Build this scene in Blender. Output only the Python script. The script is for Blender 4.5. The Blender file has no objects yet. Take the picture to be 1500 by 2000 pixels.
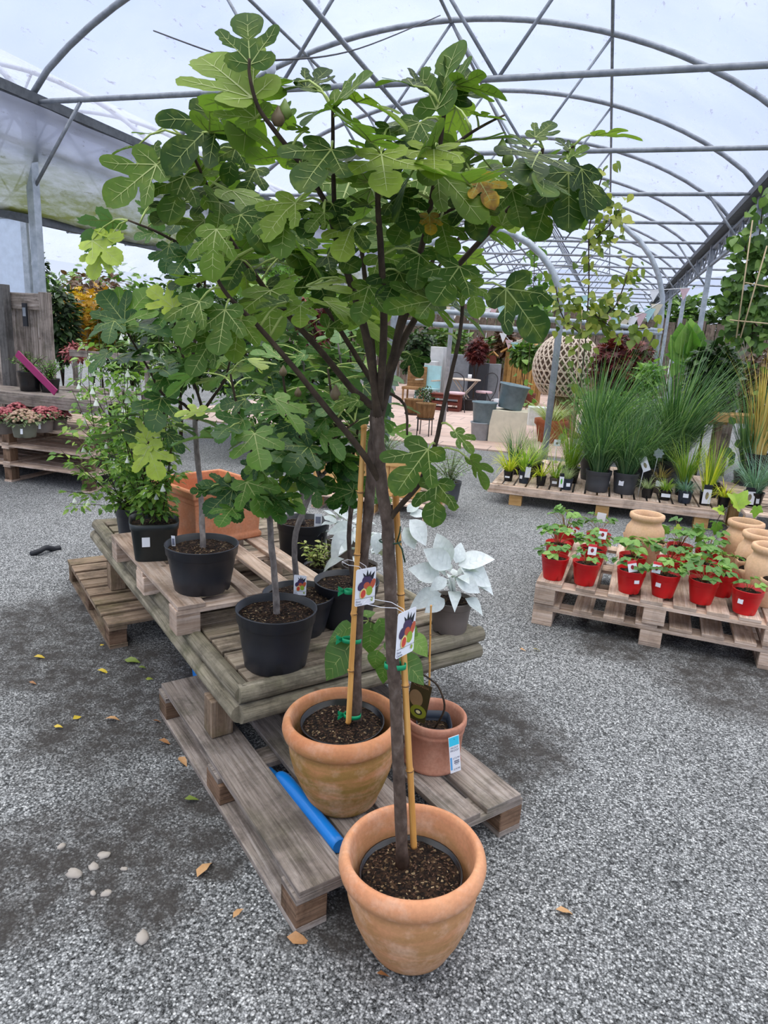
import bpy, math, random
from mathutils import Vector as V, Matrix as MX, Euler, geometry
C = bpy.context.scene.collection
PI = math.pi
rn = random.Random(7)
U = rn.uniform
# ---------- the camera's pose, solved from the lines of the roof; also used to find where a thing stands on a plane
FPX, PIT, ROL, YAW, H = 1330.0, .25249, .059109, .296051, 1.65
_f = V((-math.sin(YAW)*math.cos(PIT), math.cos(YAW)*math.cos(PIT), -math.sin(PIT)))
_r = V((math.cos(YAW), math.sin(YAW), 0)); _d = _f.cross(_r)
RX = _r*math.cos(ROL) - _d*math.sin(ROL); DY = _r*math.sin(ROL) + _d*math.cos(ROL); FW = _f
FH = V((-math.sin(YAW), math.cos(YAW), 0)); RH = V((math.cos(YAW), math.sin(YAW), 0))
EYE = V((0, 0, H))
def ray(px, py): return RX*(px-750) + DY*(py-1000) + FW*FPX
def G(px, py, z=0.0):                       # point of the level plane z
    d = ray(px, py); return EYE + d*((z-H)/d.z)
def K(px, py, h):                           # point at a horizontal distance h
    d = ray(px, py); return EYE + d*(h/d.dot(FH))
def YP(px, py, y):                          # point of the plane y = const
    d = ray(px, py); return EYE + d*(y/d.y)
# ---------- mesh builder
class MB:
    def __init__(s): s.v=[]; s.f=[]; s.m=[]; s.uv=[]; s.r=[]; s.sm=[]
    def add(s, vs): n=len(s.v); s.v.extend([tuple(p) for p in vs]); return n
    def face(s, idx, m=0, uv=None, r=0.0, sm=False):
        s.f.append(tuple(idx)); s.m.append(m); s.uv.append(uv or [(0.0,0.0)]*len(idx)); s.r.append(r); s.sm.append(sm)
    def box(s, size, mx=None, m=0, r=None, taper=1.0):
        sx,sy,sz=[a/2 for a in size]; r=rn.random() if r is None else r
        if mx is None: mx=MX()
        elif not isinstance(mx,MX): mx=MX.Translation(V(mx))
        P=[V((x*sx*(taper if z<0 else 1),y*sy*(taper if z<0 else 1),z*sz)) for z in(-1,1) for y in(-1,1) for x in(-1,1)]
        n=s.add([mx@p for p in P]); L=max(range(3),key=lambda i:size[i]); o=(r*7.3,r*3.1)
        for q in ((0,2,3,1),(4,5,7,6),(0,1,5,4),(2,6,7,3),(0,4,6,2),(1,3,7,5)):
            cs=[P[i] for i in q]; nrm=(cs[1]-cs[0]).cross(cs[2]-cs[0]); ax=max(range(3),key=lambda i:abs(nrm[i]))
            oth=[i for i in range(3) if i!=ax]
            if L in oth: a=L; b=[i for i in oth if i!=L][0]
            else: a,b=oth
            s.face([n+i for i in q],m,[(p[a]+o[0],p[b]+o[1]+(.3 if ax==1 else 0)) for p in cs],r)
    def beam(s, a, b, w, h, m=0, up=V((0,0,1)), r=None):
        a,b=V(a),V(b); y=(b-a); L=y.length; y.normalize(); x=y.cross(up)
        if x.length<1e-4: x=V((1,0,0))
        x.normalize(); z=x.cross(y)
        mx=MX((x,y,z)).transposed().to_4x4(); mx.translation=(a+b)/2
        s.box((w,L,h),mx,m,r)
    def tube(s, pts, rad, n=8, m=0, cap=True, r=None, flat=1.0):
        pts=[V(p) for p in pts]; k=len(pts); r=rn.random() if r is None else r
        if not isinstance(rad,(list,tuple)): rad=[rad]*k
        t=(pts[1]-pts[0]).normalized(); x=t.orthogonal().normalized(); L=0; rings=[]
        for i in range(k):
            t=((pts[min(i+1,k-1)]-pts[max(i-1,0)])).normalized()
            x=(x-t*x.dot(t)).normalized(); y=t.cross(x)
            if i: L+=(pts[i]-pts[i-1]).length
            rings.append((s.add([pts[i]+(x*math.cos(a)+y*math.sin(a)*flat)*rad[i] for a in [2*PI*j/n for j in range(n)]]),L))
        for i in range(k-1):
            (a,la),(b,lb)=rings[i],rings[i+1]
            for j in range(n):
                q=(j+1)%n; c=2*PI*max(rad)/n
                s.face((a+j,a+q,b+q,b+j),m,[(la+r*9,j*c+r*5),(la+r*9,(j+1)*c+r*5),(lb+r*9,(j+1)*c+r*5),(lb+r*9,j*c+r*5)],r,True)
        if cap:
            for (a,l),rev in ((rings[0],1),(rings[-1],0)):
                ix=[a+j for j in range(n)]
                s.face(ix[::-1] if rev else ix,m,[(l,0)]*n,r)
    def lathe(s, prof, n=32, m=0, at=(0,0,0), r=0.0, sq=None):
        at=V(at); rings=[]; L=0
        for i,(rr,z) in enumerate(prof):
            if i: L+=math.hypot(rr-prof[i-1][0],z-prof[i-1][1])
            if rr<1e-6: rings.append((s.add([at+V((0,0,z))]),1,L))
            else:
                ps=[]
                for j in range(n):
                    a=2*PI*j/n; k=1.0
                    if sq=='box': a=PI/4*round(a/(PI/4)+1e-6) if n==8 else a; k=1/max(abs(math.cos(a)),abs(math.sin(a)))
                    elif sq: k=1/(abs(math.cos(a))**sq+abs(math.sin(a))**sq)**(1/sq)
                    ps.append(at+V((rr*k*math.cos(a),rr*k*math.sin(a),z)))
                rings.append((s.add(ps),n,L))
        for (a,na,la),(b,nb,lb) in zip(rings,rings[1:]):
            for j in range(n):
                q=(j+1)%n; u0,u1=j*.05,(j+1)*.05
                if na==1 and nb==1: continue
                if na==1: s.face((a,b+q,b+j),m,[(la,u0),(lb,u1),(lb,u0)],r,sq!='box')
                elif nb==1: s.face((a+j,a+q,b),m,[(la,u0),(la,u1),(lb,u0)],r,sq!="box")
                else: s.face((a+j,a+q,b+q,b+j),m,[(la,u0),(la,u1),(lb,u1),(lb,u0)],r,sq!='box')
    def ball(s, c, rx, rz=None, n=10, k=6, m=0, r=None, jit=0):
        rz=rz or rx; r=rn.random() if r is None else r; pr=[]
        for i in range(k+1):
            t=-PI/2+PI*i/k; pr.append((max(rx*math.cos(t),0) if 0<i<k else 0,rz*math.sin(t)))
        n0=len(s.v); s.lathe(pr,n,m,c,r)
        if jit:
            for i in range(n0,len(s.v)):
                p=V(s.v[i])-V(c); s.v[i]=tuple(V(c)+p*(1+U(-jit,jit)))
    def blade(s, base, d, L, w, bend, m=0, r=None, k=5, side=None):   # a grass blade bowing over by `bend`
        r=rn.random() if r is None else r; d=V(d).normalized(); hz=V((d.x,d.y,0))
        hz=hz.normalized() if hz.length>.01 else V((1,0,0)); x=side or V((-hz.y,hz.x,0)); p=V(base); ids=[]
        for i in range(k+1):
            t=i/k; ww=w*(1-t**2.2)+.0002
            ids.append(s.add([p-x*ww/2,p+x*ww/2])); ang=bend*t
            q=(d*math.cos(ang)+(hz*max(d.z,.2)-V((0,0,1))*math.hypot(d.x,d.y))*math.sin(ang)).normalized(); p=p+q*L/k
        for a,b in zip(ids,ids[1:]): s.face((a,a+1,b+1,b),m,None,r,True)
    def leaf(s, T, mx, size, m=0, r=None, fold=.15, droop=.25, wave=.03, vm=None, sx=1.0):
        vs,fs,vl=T; r=rn.random() if r is None else r; ph=U(0,6)
        def df(x,y,off=0.0):
            z=fold*abs(x)-droop*y*abs(y)+wave*math.sin(ph+7*y+3*x)*(abs(x)+.3*abs(y))+off
            return mx@V((x*sx*size,y*size,z*size))
        n=s.add([df(x,y) for x,y in vs])
        for f in fs: s.face([n+i for i in f],m,[vs[i] for i in f],r,True)
        if vm is not None:
            for pl,w0,w1 in vl:
                k=len(pl)
                for off in (.008,-.008):
                    ids=[]
                    for i,(x,y) in enumerate(pl):
                        a,b=pl[max(i-1,0)],pl[min(i+1,k-1)]; dx,dy=b[0]-a[0],b[1]-a[1]; l=math.hypot(dx,dy) or 1
                        w=(w0+(w1-w0)*i/(k-1))/2; nx,ny=-dy/l*w,dx/l*w
                        ids.append(s.add([df(x-nx,y-ny,off),df(x+nx,y+ny,off)]))
                    for a,b in zip(ids,ids[1:]): s.face((a,a+1,b+1,b),vm,None,r,True)
def obj(name, mb, mats, parent=None, loc=(0,0,0), rot=None, bevel=0, disp=None):
    me=bpy.data.meshes.new(name); me.from_pydata(mb.v,[],mb.f)
    mats=mats if isinstance(mats,(list,tuple)) else [mats]
    for m in mats: me.materials.append(m)
    me.polygons.foreach_set('material_index',mb.m); me.polygons.foreach_set('use_smooth',mb.sm)
    uv=me.uv_layers.new(name='UVMap'); flat=[c for q in mb.uv for p in q for c in p]; uv.data.foreach_set('uv',flat)
    at=me.attributes.new('rnd','FLOAT','FACE'); at.data.foreach_set('value',mb.r)
    me.validate(); me.update()
    o=bpy.data.objects.new(name,me); C.objects.link(o); o.location=loc
    if rot: o.rotation_euler=rot
    if parent: o.parent=parent
    if bevel:
        b=o.modifiers.new('bevel','BEVEL'); b.width=bevel; b.segments=2; b.limit_method='ANGLE'; b.angle_limit=.7
    return o
def tag(o, label=None, cat=None, group=None, kind=None):
    for k,v in (('label',label),('category',cat),('group',group),('kind',kind)):
        if v: o[k]=v
    return o
def thing(name, label, cat, loc=(0,0,0), rz=0, group=None, rot=None):
    o=bpy.data.objects.new(name,None); C.objects.link(o); o.empty_display_size=.05
    o.location=loc; o.rotation_euler=rot or (0,0,rz); return tag(o,label,cat,group)
def dup(root, loc, rz=0, label=None, group=None, scale=None, rot=None):
    r=root.copy(); C.objects.link(r); r.location=loc; r.rotation_euler=rot or (0,0,rz)
    if label: r['label']=label
    if group: r['group']=group
    if scale: r.scale=scale if isinstance(scale,(tuple,list)) else (scale,)*3
    for ch in list(root.children):
        c=ch.copy(); C.objects.link(c); c.parent=r
        for g in list(ch.children):
            d=g.copy(); C.objects.link(d); d.parent=c
    return r
def frame(y, z, at):                        # leaf frame: y towards the tip, z the upper side
    y=V(y).normalized(); z=V(z); x=y.cross(z)
    if x.length<1e-3: x=y.orthogonal()
    x.normalize(); z=x.cross(y); m=MX((x,y,z)).transposed().to_4x4(); m.translation=V(at); return m
def smooth(pts, k=4):                       # Catmull-Rom through pts
    pts=[V(p) for p in pts]; out=[]
    for i in range(len(pts)-1):
        a=pts[max(i-1,0)]; b=pts[i]; c=pts[i+1]; d=pts[min(i+2,len(pts)-1)]
        for j in range(k):
            t=j/k; out.append(.5*((2*b)+(c-a)*t+(2*a-5*b+4*c-d)*t*t+(3*b-a-3*c+d)*t**3))
    out.append(pts[-1]); return out
# ---------- materials
def lin(c):
    return tuple(((x/255)/12.92 if x<=10 else (((x/255)+.055)/1.055)**2.4) for x in c)+(1.0,)
class NT:
    def __init__(s,name):
        s.mat=bpy.data.materials.new(name); s.mat.use_nodes=True; s.t=s.mat.node_tree; s.n=s.t.nodes; s.b=s.n['Principled BSDF']; s.o=s.n['Material Output']
    def nd(s,k,**kw):
        n=s.n.new(k)
        for a,b in kw.items():
            if a.startswith('i_'):
                key=a[2:]; key=int(key) if key.isdigit() else key.replace('_',' ')
                s.put(n.inputs[key],b)
            else: setattr(n,a,b)
        return n
    def put(s,inp,v):
        if hasattr(v,'is_linked') or hasattr(v,'links'): s.t.links.new(v,inp)
        else: inp.default_value=v
    def coord(s,kind='Object',scale=(1,1,1)):
        c=s.nd('ShaderNodeTexCoord'); m=s.nd('ShaderNodeMapping',i_Vector=c.outputs[kind]); m.inputs['Scale'].default_value=scale; return m.outputs[0]
    def noise(s,vec,sc,det=4,rough=.6,dist=0,out='Fac'):
        return s.nd('ShaderNodeTexNoise',i_Vector=vec,i_Scale=sc,i_Detail=det,i_Roughness=rough,i_Distortion=dist).outputs[out]
    def vor(s,vec,sc,out='Color',feat='F1'):
        return s.nd('ShaderNodeTexVoronoi',feature=feat,i_Vector=vec,i_Scale=sc).outputs[out]
    def ramp(s,fac,stops,interp='LINEAR'):
        n=s.nd('ShaderNodeValToRGB',i_Fac=fac); e=n.color_ramp.elements; n.color_ramp.interpolation=interp
        while len(e)<len(stops): e.new(.5)
        for k,(p,c) in zip(e,stops):
            k.position=p; k.color=lin(c) if not isinstance(c,(int,float)) else (c,c,c,1)
        return n.outputs[0]
    def mix(s,fac,a,b,mode='MIX'):
        n=s.nd('ShaderNodeMix',data_type='RGBA',blend_type=mode,clamp_factor=True)
        s.put(n.inputs[0],fac); s.put(n.inputs[6],lin(a) if isinstance(a,tuple) and len(a)==3 else a); s.put(n.inputs[7],lin(b) if isinstance(b,tuple) and len(b)==3 else b); return n.outputs[2]
    def math(s,op,a,b=0.0):
        n=s.nd('ShaderNodeMath',operation=op); s.put(n.inputs[0],a); s.put(n.inputs[1],b); return n.outputs[0]
    def attr(s,name='rnd'): return s.nd('ShaderNodeAttribute',attribute_name=name).outputs['Fac']
    def orand(s): return s.nd('ShaderNodeObjectInfo').outputs['Random']
    def bump(s,hgt,st=.3,d=.01):
        n=s.nd('ShaderNodeBump',i_Height=hgt,i_Strength=st,i_Distance=d); s.t.links.new(n.outputs[0],s.b.inputs['Normal']); return n
    def fin(s,col,rough=.6,metal=0,spec=.4):
        s.put(s.b.inputs['Base Color'],lin(col) if isinstance(col,tuple) and len(col)==3 else col)
        s.put(s.b.inputs['Roughness'],rough); s.b.inputs['Metallic'].default_value=metal; s.b.inputs['Specular IOR Level'].default_value=spec; return s.mat
def plain(name,col,rough=.5,metal=0,spec=.4,var=.12):
    t=NT(name); n=t.noise(t.coord(),9,3); k=t.ramp(n,[(.3,1-var),(.7,1+var*.5)]); return t.fin(t.mix(1.0,col,k,'MULTIPLY'),rough,metal,spec)
def wood(name,a,b,c,moss=0.0,dark=.5,stain=.5):
    t=NT(name); uv=t.coord('UV'); r=t.attr()
    mp=t.nd('ShaderNodeMapping',i_Vector=uv); mp.inputs['Scale'].default_value=(2.2,42,1); g=t.noise(mp.outputs[0],1.0,6,.65,.6)
    mp2=t.nd('ShaderNodeMapping',i_Vector=uv); mp2.inputs['Scale'].default_value=(5,130,1); g2=t.noise(mp2.outputs[0],1.0,3,.7)
    col=t.ramp(g,[(.28,a),(.5,b),(.72,c)])
    col=t.mix(t.math('MULTIPLY',t.ramp(g2,[(.3,1.0),(.5,0.0)]),dark),col,tuple(int(x*.45) for x in a))
    ob=t.coord(); st=t.noise(ob,6,5,.7); col=t.mix(t.math('MULTIPLY',t.ramp(st,[(.46,0.0),(.62,1.0)]),stain),col,tuple(int(x*.42) for x in a))
    kn=t.nd('ShaderNodeTexVoronoi',i_Vector=t.nd('ShaderNodeMapping',i_Vector=uv).outputs[0],i_Scale=5.5).outputs['Distance']
    col=t.mix(t.math('MULTIPLY',t.ramp(kn,[(.035,1.0),(.09,0.0)]),.6),col,(70,50,35))
    col=t.mix(1.0,col,t.ramp(r,[(0,.72),(1,1.15)]),'MULTIPLY')
    if moss:
        mo=t.noise(ob,4.5,5,.65); col=t.mix(t.math('MULTIPLY',t.ramp(mo,[(.5,0.0),(.7,1.0)]),moss),col,(88,96,44))
    t.bump(g,.5,.004); return t.fin(col,.85,0,.2)
def leafmat(name,stops,under=None,trans=.3,rough=.45,spec=.4,patch=None,uvn=3.0):
    t=NT(name); r=t.attr(); col=t.ramp(r,stops)
    if patch:
        n=t.noise(t.coord(),24,3); col=t.mix(t.math('MULTIPLY',t.ramp(n,[(.5,0.0),(.66,1.0)]),patch[1]),col,patch[0])
    v=t.noise(t.coord('UV'),uvn,3); col=t.mix(1.0,col,t.ramp(v,[(.3,.82),(.7,1.14)]),'MULTIPLY')
    if under:
        bf=t.nd('ShaderNodeNewGeometry').outputs['Backfacing']; col=t.mix(t.math('MULTIPLY',bf,under[1]),col,under[0])
    t.fin(col,rough,0,spec)
    tr=t.nd('ShaderNodeBsdfTranslucent',i_Color=t.mix(1.0,col,(235,255,150),'MULTIPLY')); mx=t.nd('ShaderNodeMixShader',i_0=trans)
    t.t.links.new(t.b.outputs[0],mx.inputs[1]); t.t.links.new(tr.outputs[0],mx.inputs[2]); t.t.links.new(mx.outputs[0],t.o.inputs[0]); return t.mat
def steel(name,c0,c1,rough=.5):
    t=NT(name); n=t.noise(t.coord(),14,4); v=t.noise(t.coord(),2.2,3); return t.fin(t.mix(1.0,t.ramp(n,[(.3,c0),(.7,c1)]),t.ramp(v,[(.3,.82),(.7,1.08)]),'MULTIPLY'),rough,.35,.5)
M={}
M['steel']=steel('galvanised_steel',(118,124,132),(150,156,164))
M['palesteel']=steel('pale_galvanised_steel',(150,160,168),(182,190,198))
M['gutter']=steel('dark_gutter_steel',(72,76,80),(98,102,106),.6)
M['greywood']=wood('grey_weathered_wood',(104,94,86),(156,144,134),(194,184,176),.15,.55,.45)
M['deckwood']=wood('mossy_deck_wood',(104,92,78),(150,136,118),(190,176,158),.3,.6,.6)
M['rail']=wood('round_rail_wood',(106,98,82),(146,138,118),(178,168,148),.28,.6,.5)
M['palletwood']=wood('fresh_pallet_wood',(164,136,114),(204,180,160),(230,212,198),.06,.35,.35)
M['darkpallet']=wood('brown_pallet_wood',(104,84,66),(150,128,106),(182,162,142),.3,.5,.5)
M['postwood']=wood('grey_post_wood',(72,70,68),(96,94,92),(118,115,112),0,.5,.4)
M['newwood']=wood('honey_wood',(186,140,84),(212,168,108),(228,192,138),0,.2,.15)
M['block']=wood('pressed_wood_block',(96,74,58),(126,100,80),(150,124,102),.15,.7,.7)
def plastic(name,c,rough=.38,var=.1): return plain(name,c,rough,0,.45,var)
M['black']=plastic('black_plastic',(40,42,48)); M['blacksq']=plastic('dark_green_black_plastic',(40,46,46)); M['inkpot']=plastic('glossy_black_plastic',(26,26,28),.25)
M['taupe']=plastic('taupe_plastic',(112,102,95),.45); M['red']=plastic('red_plastic',(206,14,22),.4,.15); M['greypot']=plastic('grey_plastic',(72,74,78),.45); M['navy']=plastic('navy_plastic',(40,50,64),.4)
M['blue']=plastic('blue_pipe_plastic',(8,118,200),.3); M['magenta']=plastic('magenta_plastic',(150,34,96),.5); M['white']=plastic('white_card',(236,238,242),.5,.03); M['cyan']=plastic('cyan_print',(60,205,236),.5,.03)
M['ink']=plastic('grey_ink',(120,124,140),.6,.03); M['darkink']=plastic('dark_ink',(28,30,36),.6,.03); M['green_tie']=plastic('green_tie_plastic',(10,150,98),.4); M['redprint']=plastic('red_print',(214,50,56),.5,.05)
def terracotta(name,a,b,algae,pale):
    t=NT(name); ob=t.coord(); n=t.noise(ob,4,5,.6); col=t.ramp(n,[(.3,a),(.7,b)])
    mp=t.nd('ShaderNodeMapping',i_Vector=ob); mp.inputs['Scale'].default_value=(1,1,5); st=t.noise(mp.outputs[0],5,5,.6,.4)
    z=t.nd('ShaderNodeSeparateXYZ',i_Vector=t.coord('Generated')).outputs[2]
    if algae:
        k=t.math('MULTIPLY',t.ramp(st,[(.3,0.15),(.56,1.0)]),t.ramp(z,[(0,1.0),(.5,.9),(.8,.7),(.93,.15)])); col=t.mix(t.math('MULTIPLY',k,algae),col,(134,112,52))
    w=t.noise(ob,11,5,.7); col=t.mix(t.math('MULTIPLY',t.ramp(w,[(.48,0.0),(.72,1.0)]),pale),col,(226,190,166))
    f=t.noise(ob,90,3); col=t.mix(1.0,col,t.ramp(f,[(.3,.9),(.7,1.06)]),'MULTIPLY'); t.bump(f,.15,.002); return t.fin(col,.8,0,.25)
M['terra']=terracotta('weathered_terracotta',(206,140,102),(224,166,126),.6,.6)
M['terra2']=terracotta('algae_stained_terracotta',(196,126,88),(216,156,114),1.0,.45)
M['terrapink']=terracotta('dusty_terracotta',(170,116,94),(186,132,108),.0,.25)
M['terrasq']=terracotta('clean_terracotta',(206,132,92),(222,150,110),.0,.3)
M['terrabuff']=terracotta('buff_terracotta',(208,166,128),(226,190,152),.0,.4)
M['terrared']=terracotta('red_terracotta',(168,92,62),(188,110,78),.1,.2)
def soilmat():
    t=NT('potting_compost'); ob=t.coord(); v=t.vor(ob,150); n=t.noise(ob,30,5,.7)
    col=t.ramp(t.nd('ShaderNodeSeparateColor',i_0=v).outputs[0],[(0,(16,12,9)),(.5,(38,27,20)),(.88,(62,44,31)),(.96,(104,84,60)),(1,(160,140,108))])
    col=t.mix(1.0,col,t.ramp(n,[(.3,.5),(.7,1.25)]),'MULTIPLY'); t.bump(t.vor(ob,110,'Distance'),.9,.008); return t.fin(col,.9,0,.2)
M['soil']=soilmat()
def barkmat(name,a,b,c):
    t=NT(name); uv=t.coord('UV'); mp=t.nd('ShaderNodeMapping',i_Vector=uv); mp.inputs['Scale'].default_value=(26,30,1)
    n=t.noise(mp.outputs[0],1,5,.6); col=t.ramp(n,[(.3,a),(.55,b),(.75,c)])
    w=t.noise(t.nd('ShaderNodeMapping',i_Vector=uv).outputs[0],7,3); col=t.mix(1.0,col,t.ramp(w,[(.3,.7),(.7,1.1)]),'MULTIPLY'); t.bump(n,.5,.003); return t.fin(col,.8,0,.25)
M['bark']=barkmat('fig_bark',(66,54,46),(96,82,72),(124,112,102)); M['twig']=barkmat('fig_twig',(46,38,30),(70,58,46),(92,80,62)); M['bark_grey']=barkmat('grey_fig_bark',(96,88,84),(132,124,118),(158,150,142)); M['greenstem']=barkmat('green_stem',(88,104,54),(116,130,72),(146,152,92))
def bamboomat():
    t=NT('bamboo'); uv=t.coord('UV'); mp=t.nd('ShaderNodeMapping',i_Vector=uv); mp.inputs['Scale'].default_value=(3,40,1)
    n=t.noise(mp.outputs[0],1,5,.6); col=t.ramp(n,[(.3,(176,116,52)),(.55,(214,160,86)),(.75,(230,186,112))]); return t.fin(col,.4,0,.4)
M['bamboo']=bamboomat()
M['vein']=leafmat('fig_leaf_vein',[(0,(140,158,82)),(1,(172,186,116))],None,.2)
M['petiole']=plain('fig_petiole',(160,178,96),.5)
M['fig']=leafmat('fig_leaf',[(0,(40,66,24)),(.35,(54,86,30)),(.65,(78,110,38)),(.88,(114,144,50)),(1,(150,172,66))],((124,150,80),.45),.42,.52,.28,((132,148,56),.35))
M['figdark']=leafmat('cut_fig_leaf',[(0,(36,70,28)),(.4,(54,96,38)),(.75,(80,124,46)),(.93,(124,160,58)),(1,(180,198,76))],((108,138,104),.55),.32,.42,.4)
M['figyellow']=leafmat('yellowing_fig_leaf',[(0,(176,146,40)),(1,(200,160,44))],None,.3,.5,.3,((120,84,36),.9))
M['figfruit']=plain('green_fig_skin',(112,134,62),.5)
M['figbrown']=plain('ripening_fig_skin',(98,84,58),.5)
# ================= leaf shapes =================
def cdt(outline, inner=()):
    vs=[V(p) for p in outline]+[V(p) for p in inner]; n=len(outline)
    r=geometry.delaunay_2d_cdt(vs,[(i,(i+1)%n) for i in range(n)],[],1,1e-5)
    return [tuple(p) for p in r[0]],[tuple(f) for f in r[2]]
def fig_shape(cut=1.0, lob=1.0, teeth=0.0):
    h=[(.0,.0),(.07,-.09),(.2,-.14),(.33,-.1),(.43,.0),(.45,.1),(.38,.19),(.3-.08*cut,.22),(.33-.1*cut,.25),(.44,.33),(.55*lob,.43),(.62*lob,.55),(.6*lob,.65),(.5*lob,.68),(.4*lob,.63),(.29,.54),(.24-.08*cut,.46),(.22-.1*cut,.47),(.22,.56),(.27,.68),(.29,.8),(.25,.91),(.16,1.0),(.05,1.04)]
    if teeth:
        q=[]
        for i,(a,b) in enumerate(zip(h,h[1:]+[(0,1.05)])):
            q.append(a); mx,my=(a[0]+b[0])/2,(a[1]+b[1])/2; d=((mx-.1)**2+(my-.4)**2)**.5 or 1
            if i>1: q.append((mx+(mx-.1)/d*teeth,my+(my-.4)/d*teeth))
        h=q
    out=h+[(0,1.06)]+[(-x*U(.92,1.05),y*U(.98,1.03)) for x,y in h[:0:-1]]
    inner=[(0,y) for y in (.2,.4,.6,.8)]+[(s*x,y) for s in(-1,1) for x,y in((.15,.05),(.25,.1),(.2,.28),(.33,.42),(.45,.55),(.13,.7))]
    vs,fs=cdt(out,inner)
    vl=[([(0,-.01),(0,.3),(0,.65),(0,1.0)],.03,.006)]
    for s in(-1,1):
        vl.append(([(0,.0),(s*.2,.24),(s*.38,.45),(s*.53*lob,.62)],.022,.005)); vl.append(([(0,.0),(s*.18,.03),(s*.36,.07)],.018,.005))
        for y in(.28,.45,.6,.74): vl.append(([(0,y),(s*.07,y+.06),(s*(.13 if y<.55 else .19),y+.11)],.009,.004))
        for a in(.35,.55,.75):
            x,y=.5*a*lob,.6*a; vl.append(([(s*x,y),(s*(x-.02),y+.13)],.008,.003)); vl.append(([(s*x,y),(s*(x+.14),y+.03)],.008,.003))
        vl.append(([(s*.16,.03),(s*.25,-.06)],.008,.003)); vl.append(([(s*.2,.035),(s*.32,.14)],.008,.003))
    return vs,fs,vl
FIG=[fig_shape(.9,1.0,.014),fig_shape(1.15,1.04,.012),fig_shape(.55,.92,.014),fig_shape(1.3,.9,.012),fig_shape(1.2,.8,.012)]
FIGC=[fig_shape(1.4,1.0,.045),fig_shape(1.2,.9,.05),fig_shape(1.55,1.08,.04)]
def ovate(w=.35, wide=.4, tip=1.3, n=6, heart=0.0):
    def wf(t): return w*(math.sin(PI*min(t,1)**wide))**.9*(1-t**tip*.15)
    rows=[]; vs=[]; fs=[]
    for i in range(n+1):
        t=i/n; ww=wf(t) if 0<i<n else .004; rows.append(len(vs)); vs+= [(-ww,t-heart*(1-t)**4*.6),(0,t),(ww,t-heart*(1-t)**4*.6)]
    for a,b in zip(rows,rows[1:]): fs+= [(a,a+1,b+1,b),(a+1,a+2,b+2,b+1)]
    vl=[([(0,0),(0,.5),(0,.95)],.03,.008)]
    for s in(-1,1):
        for y in(.15,.32,.5,.66): vl.append(([(0,y),(s*wf(y+.1)*.8,y+.16)],.012,.004))
    return vs,fs,vl
OV=ovate(.3,.75); OVS=ovate(.28,.8,n=3); HEART=ovate(.48,.6,n=7,heart=.25); ROUND=ovate(.46,.85,n=4); LANCE=ovate(.13,.7,n=4); FELT=ovate(.36,.9,n=8)
VINE=None
def vine_shape():
    h=[(0,0),(.12,-.12),(.3,-.12),(.42,.05),(.36,.14),(.48,.3),(.52,.45),(.36,.46),(.28,.5),(.22,.62),(.12,.82)]
    vs,fs=cdt(h+[(0,.95)]+[(-x,y) for x,y in h[:0:-1]],[(0,.3),(0,.55)])
    return vs,fs,[([(0,0),(0,.5),(0,.9)],.02,.006),([(0,0),(.25,.24),(.44,.4)],.016,.005),([(0,0),(-.25,.24),(-.44,.4)],.016,.005)]
VINE=vine_shape()
MAPLE=cdt([(0,0),(.05,.12),(.38,.02),(.14,.26),(.5,.42),(.13,.42),(.26,.78),(.06,.56),(0,1.0),(-.06,.56),(-.26,.78),(-.13,.42),(-.5,.42),(-.14,.26),(-.38,.02),(-.05,.12)])+([],)
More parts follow.
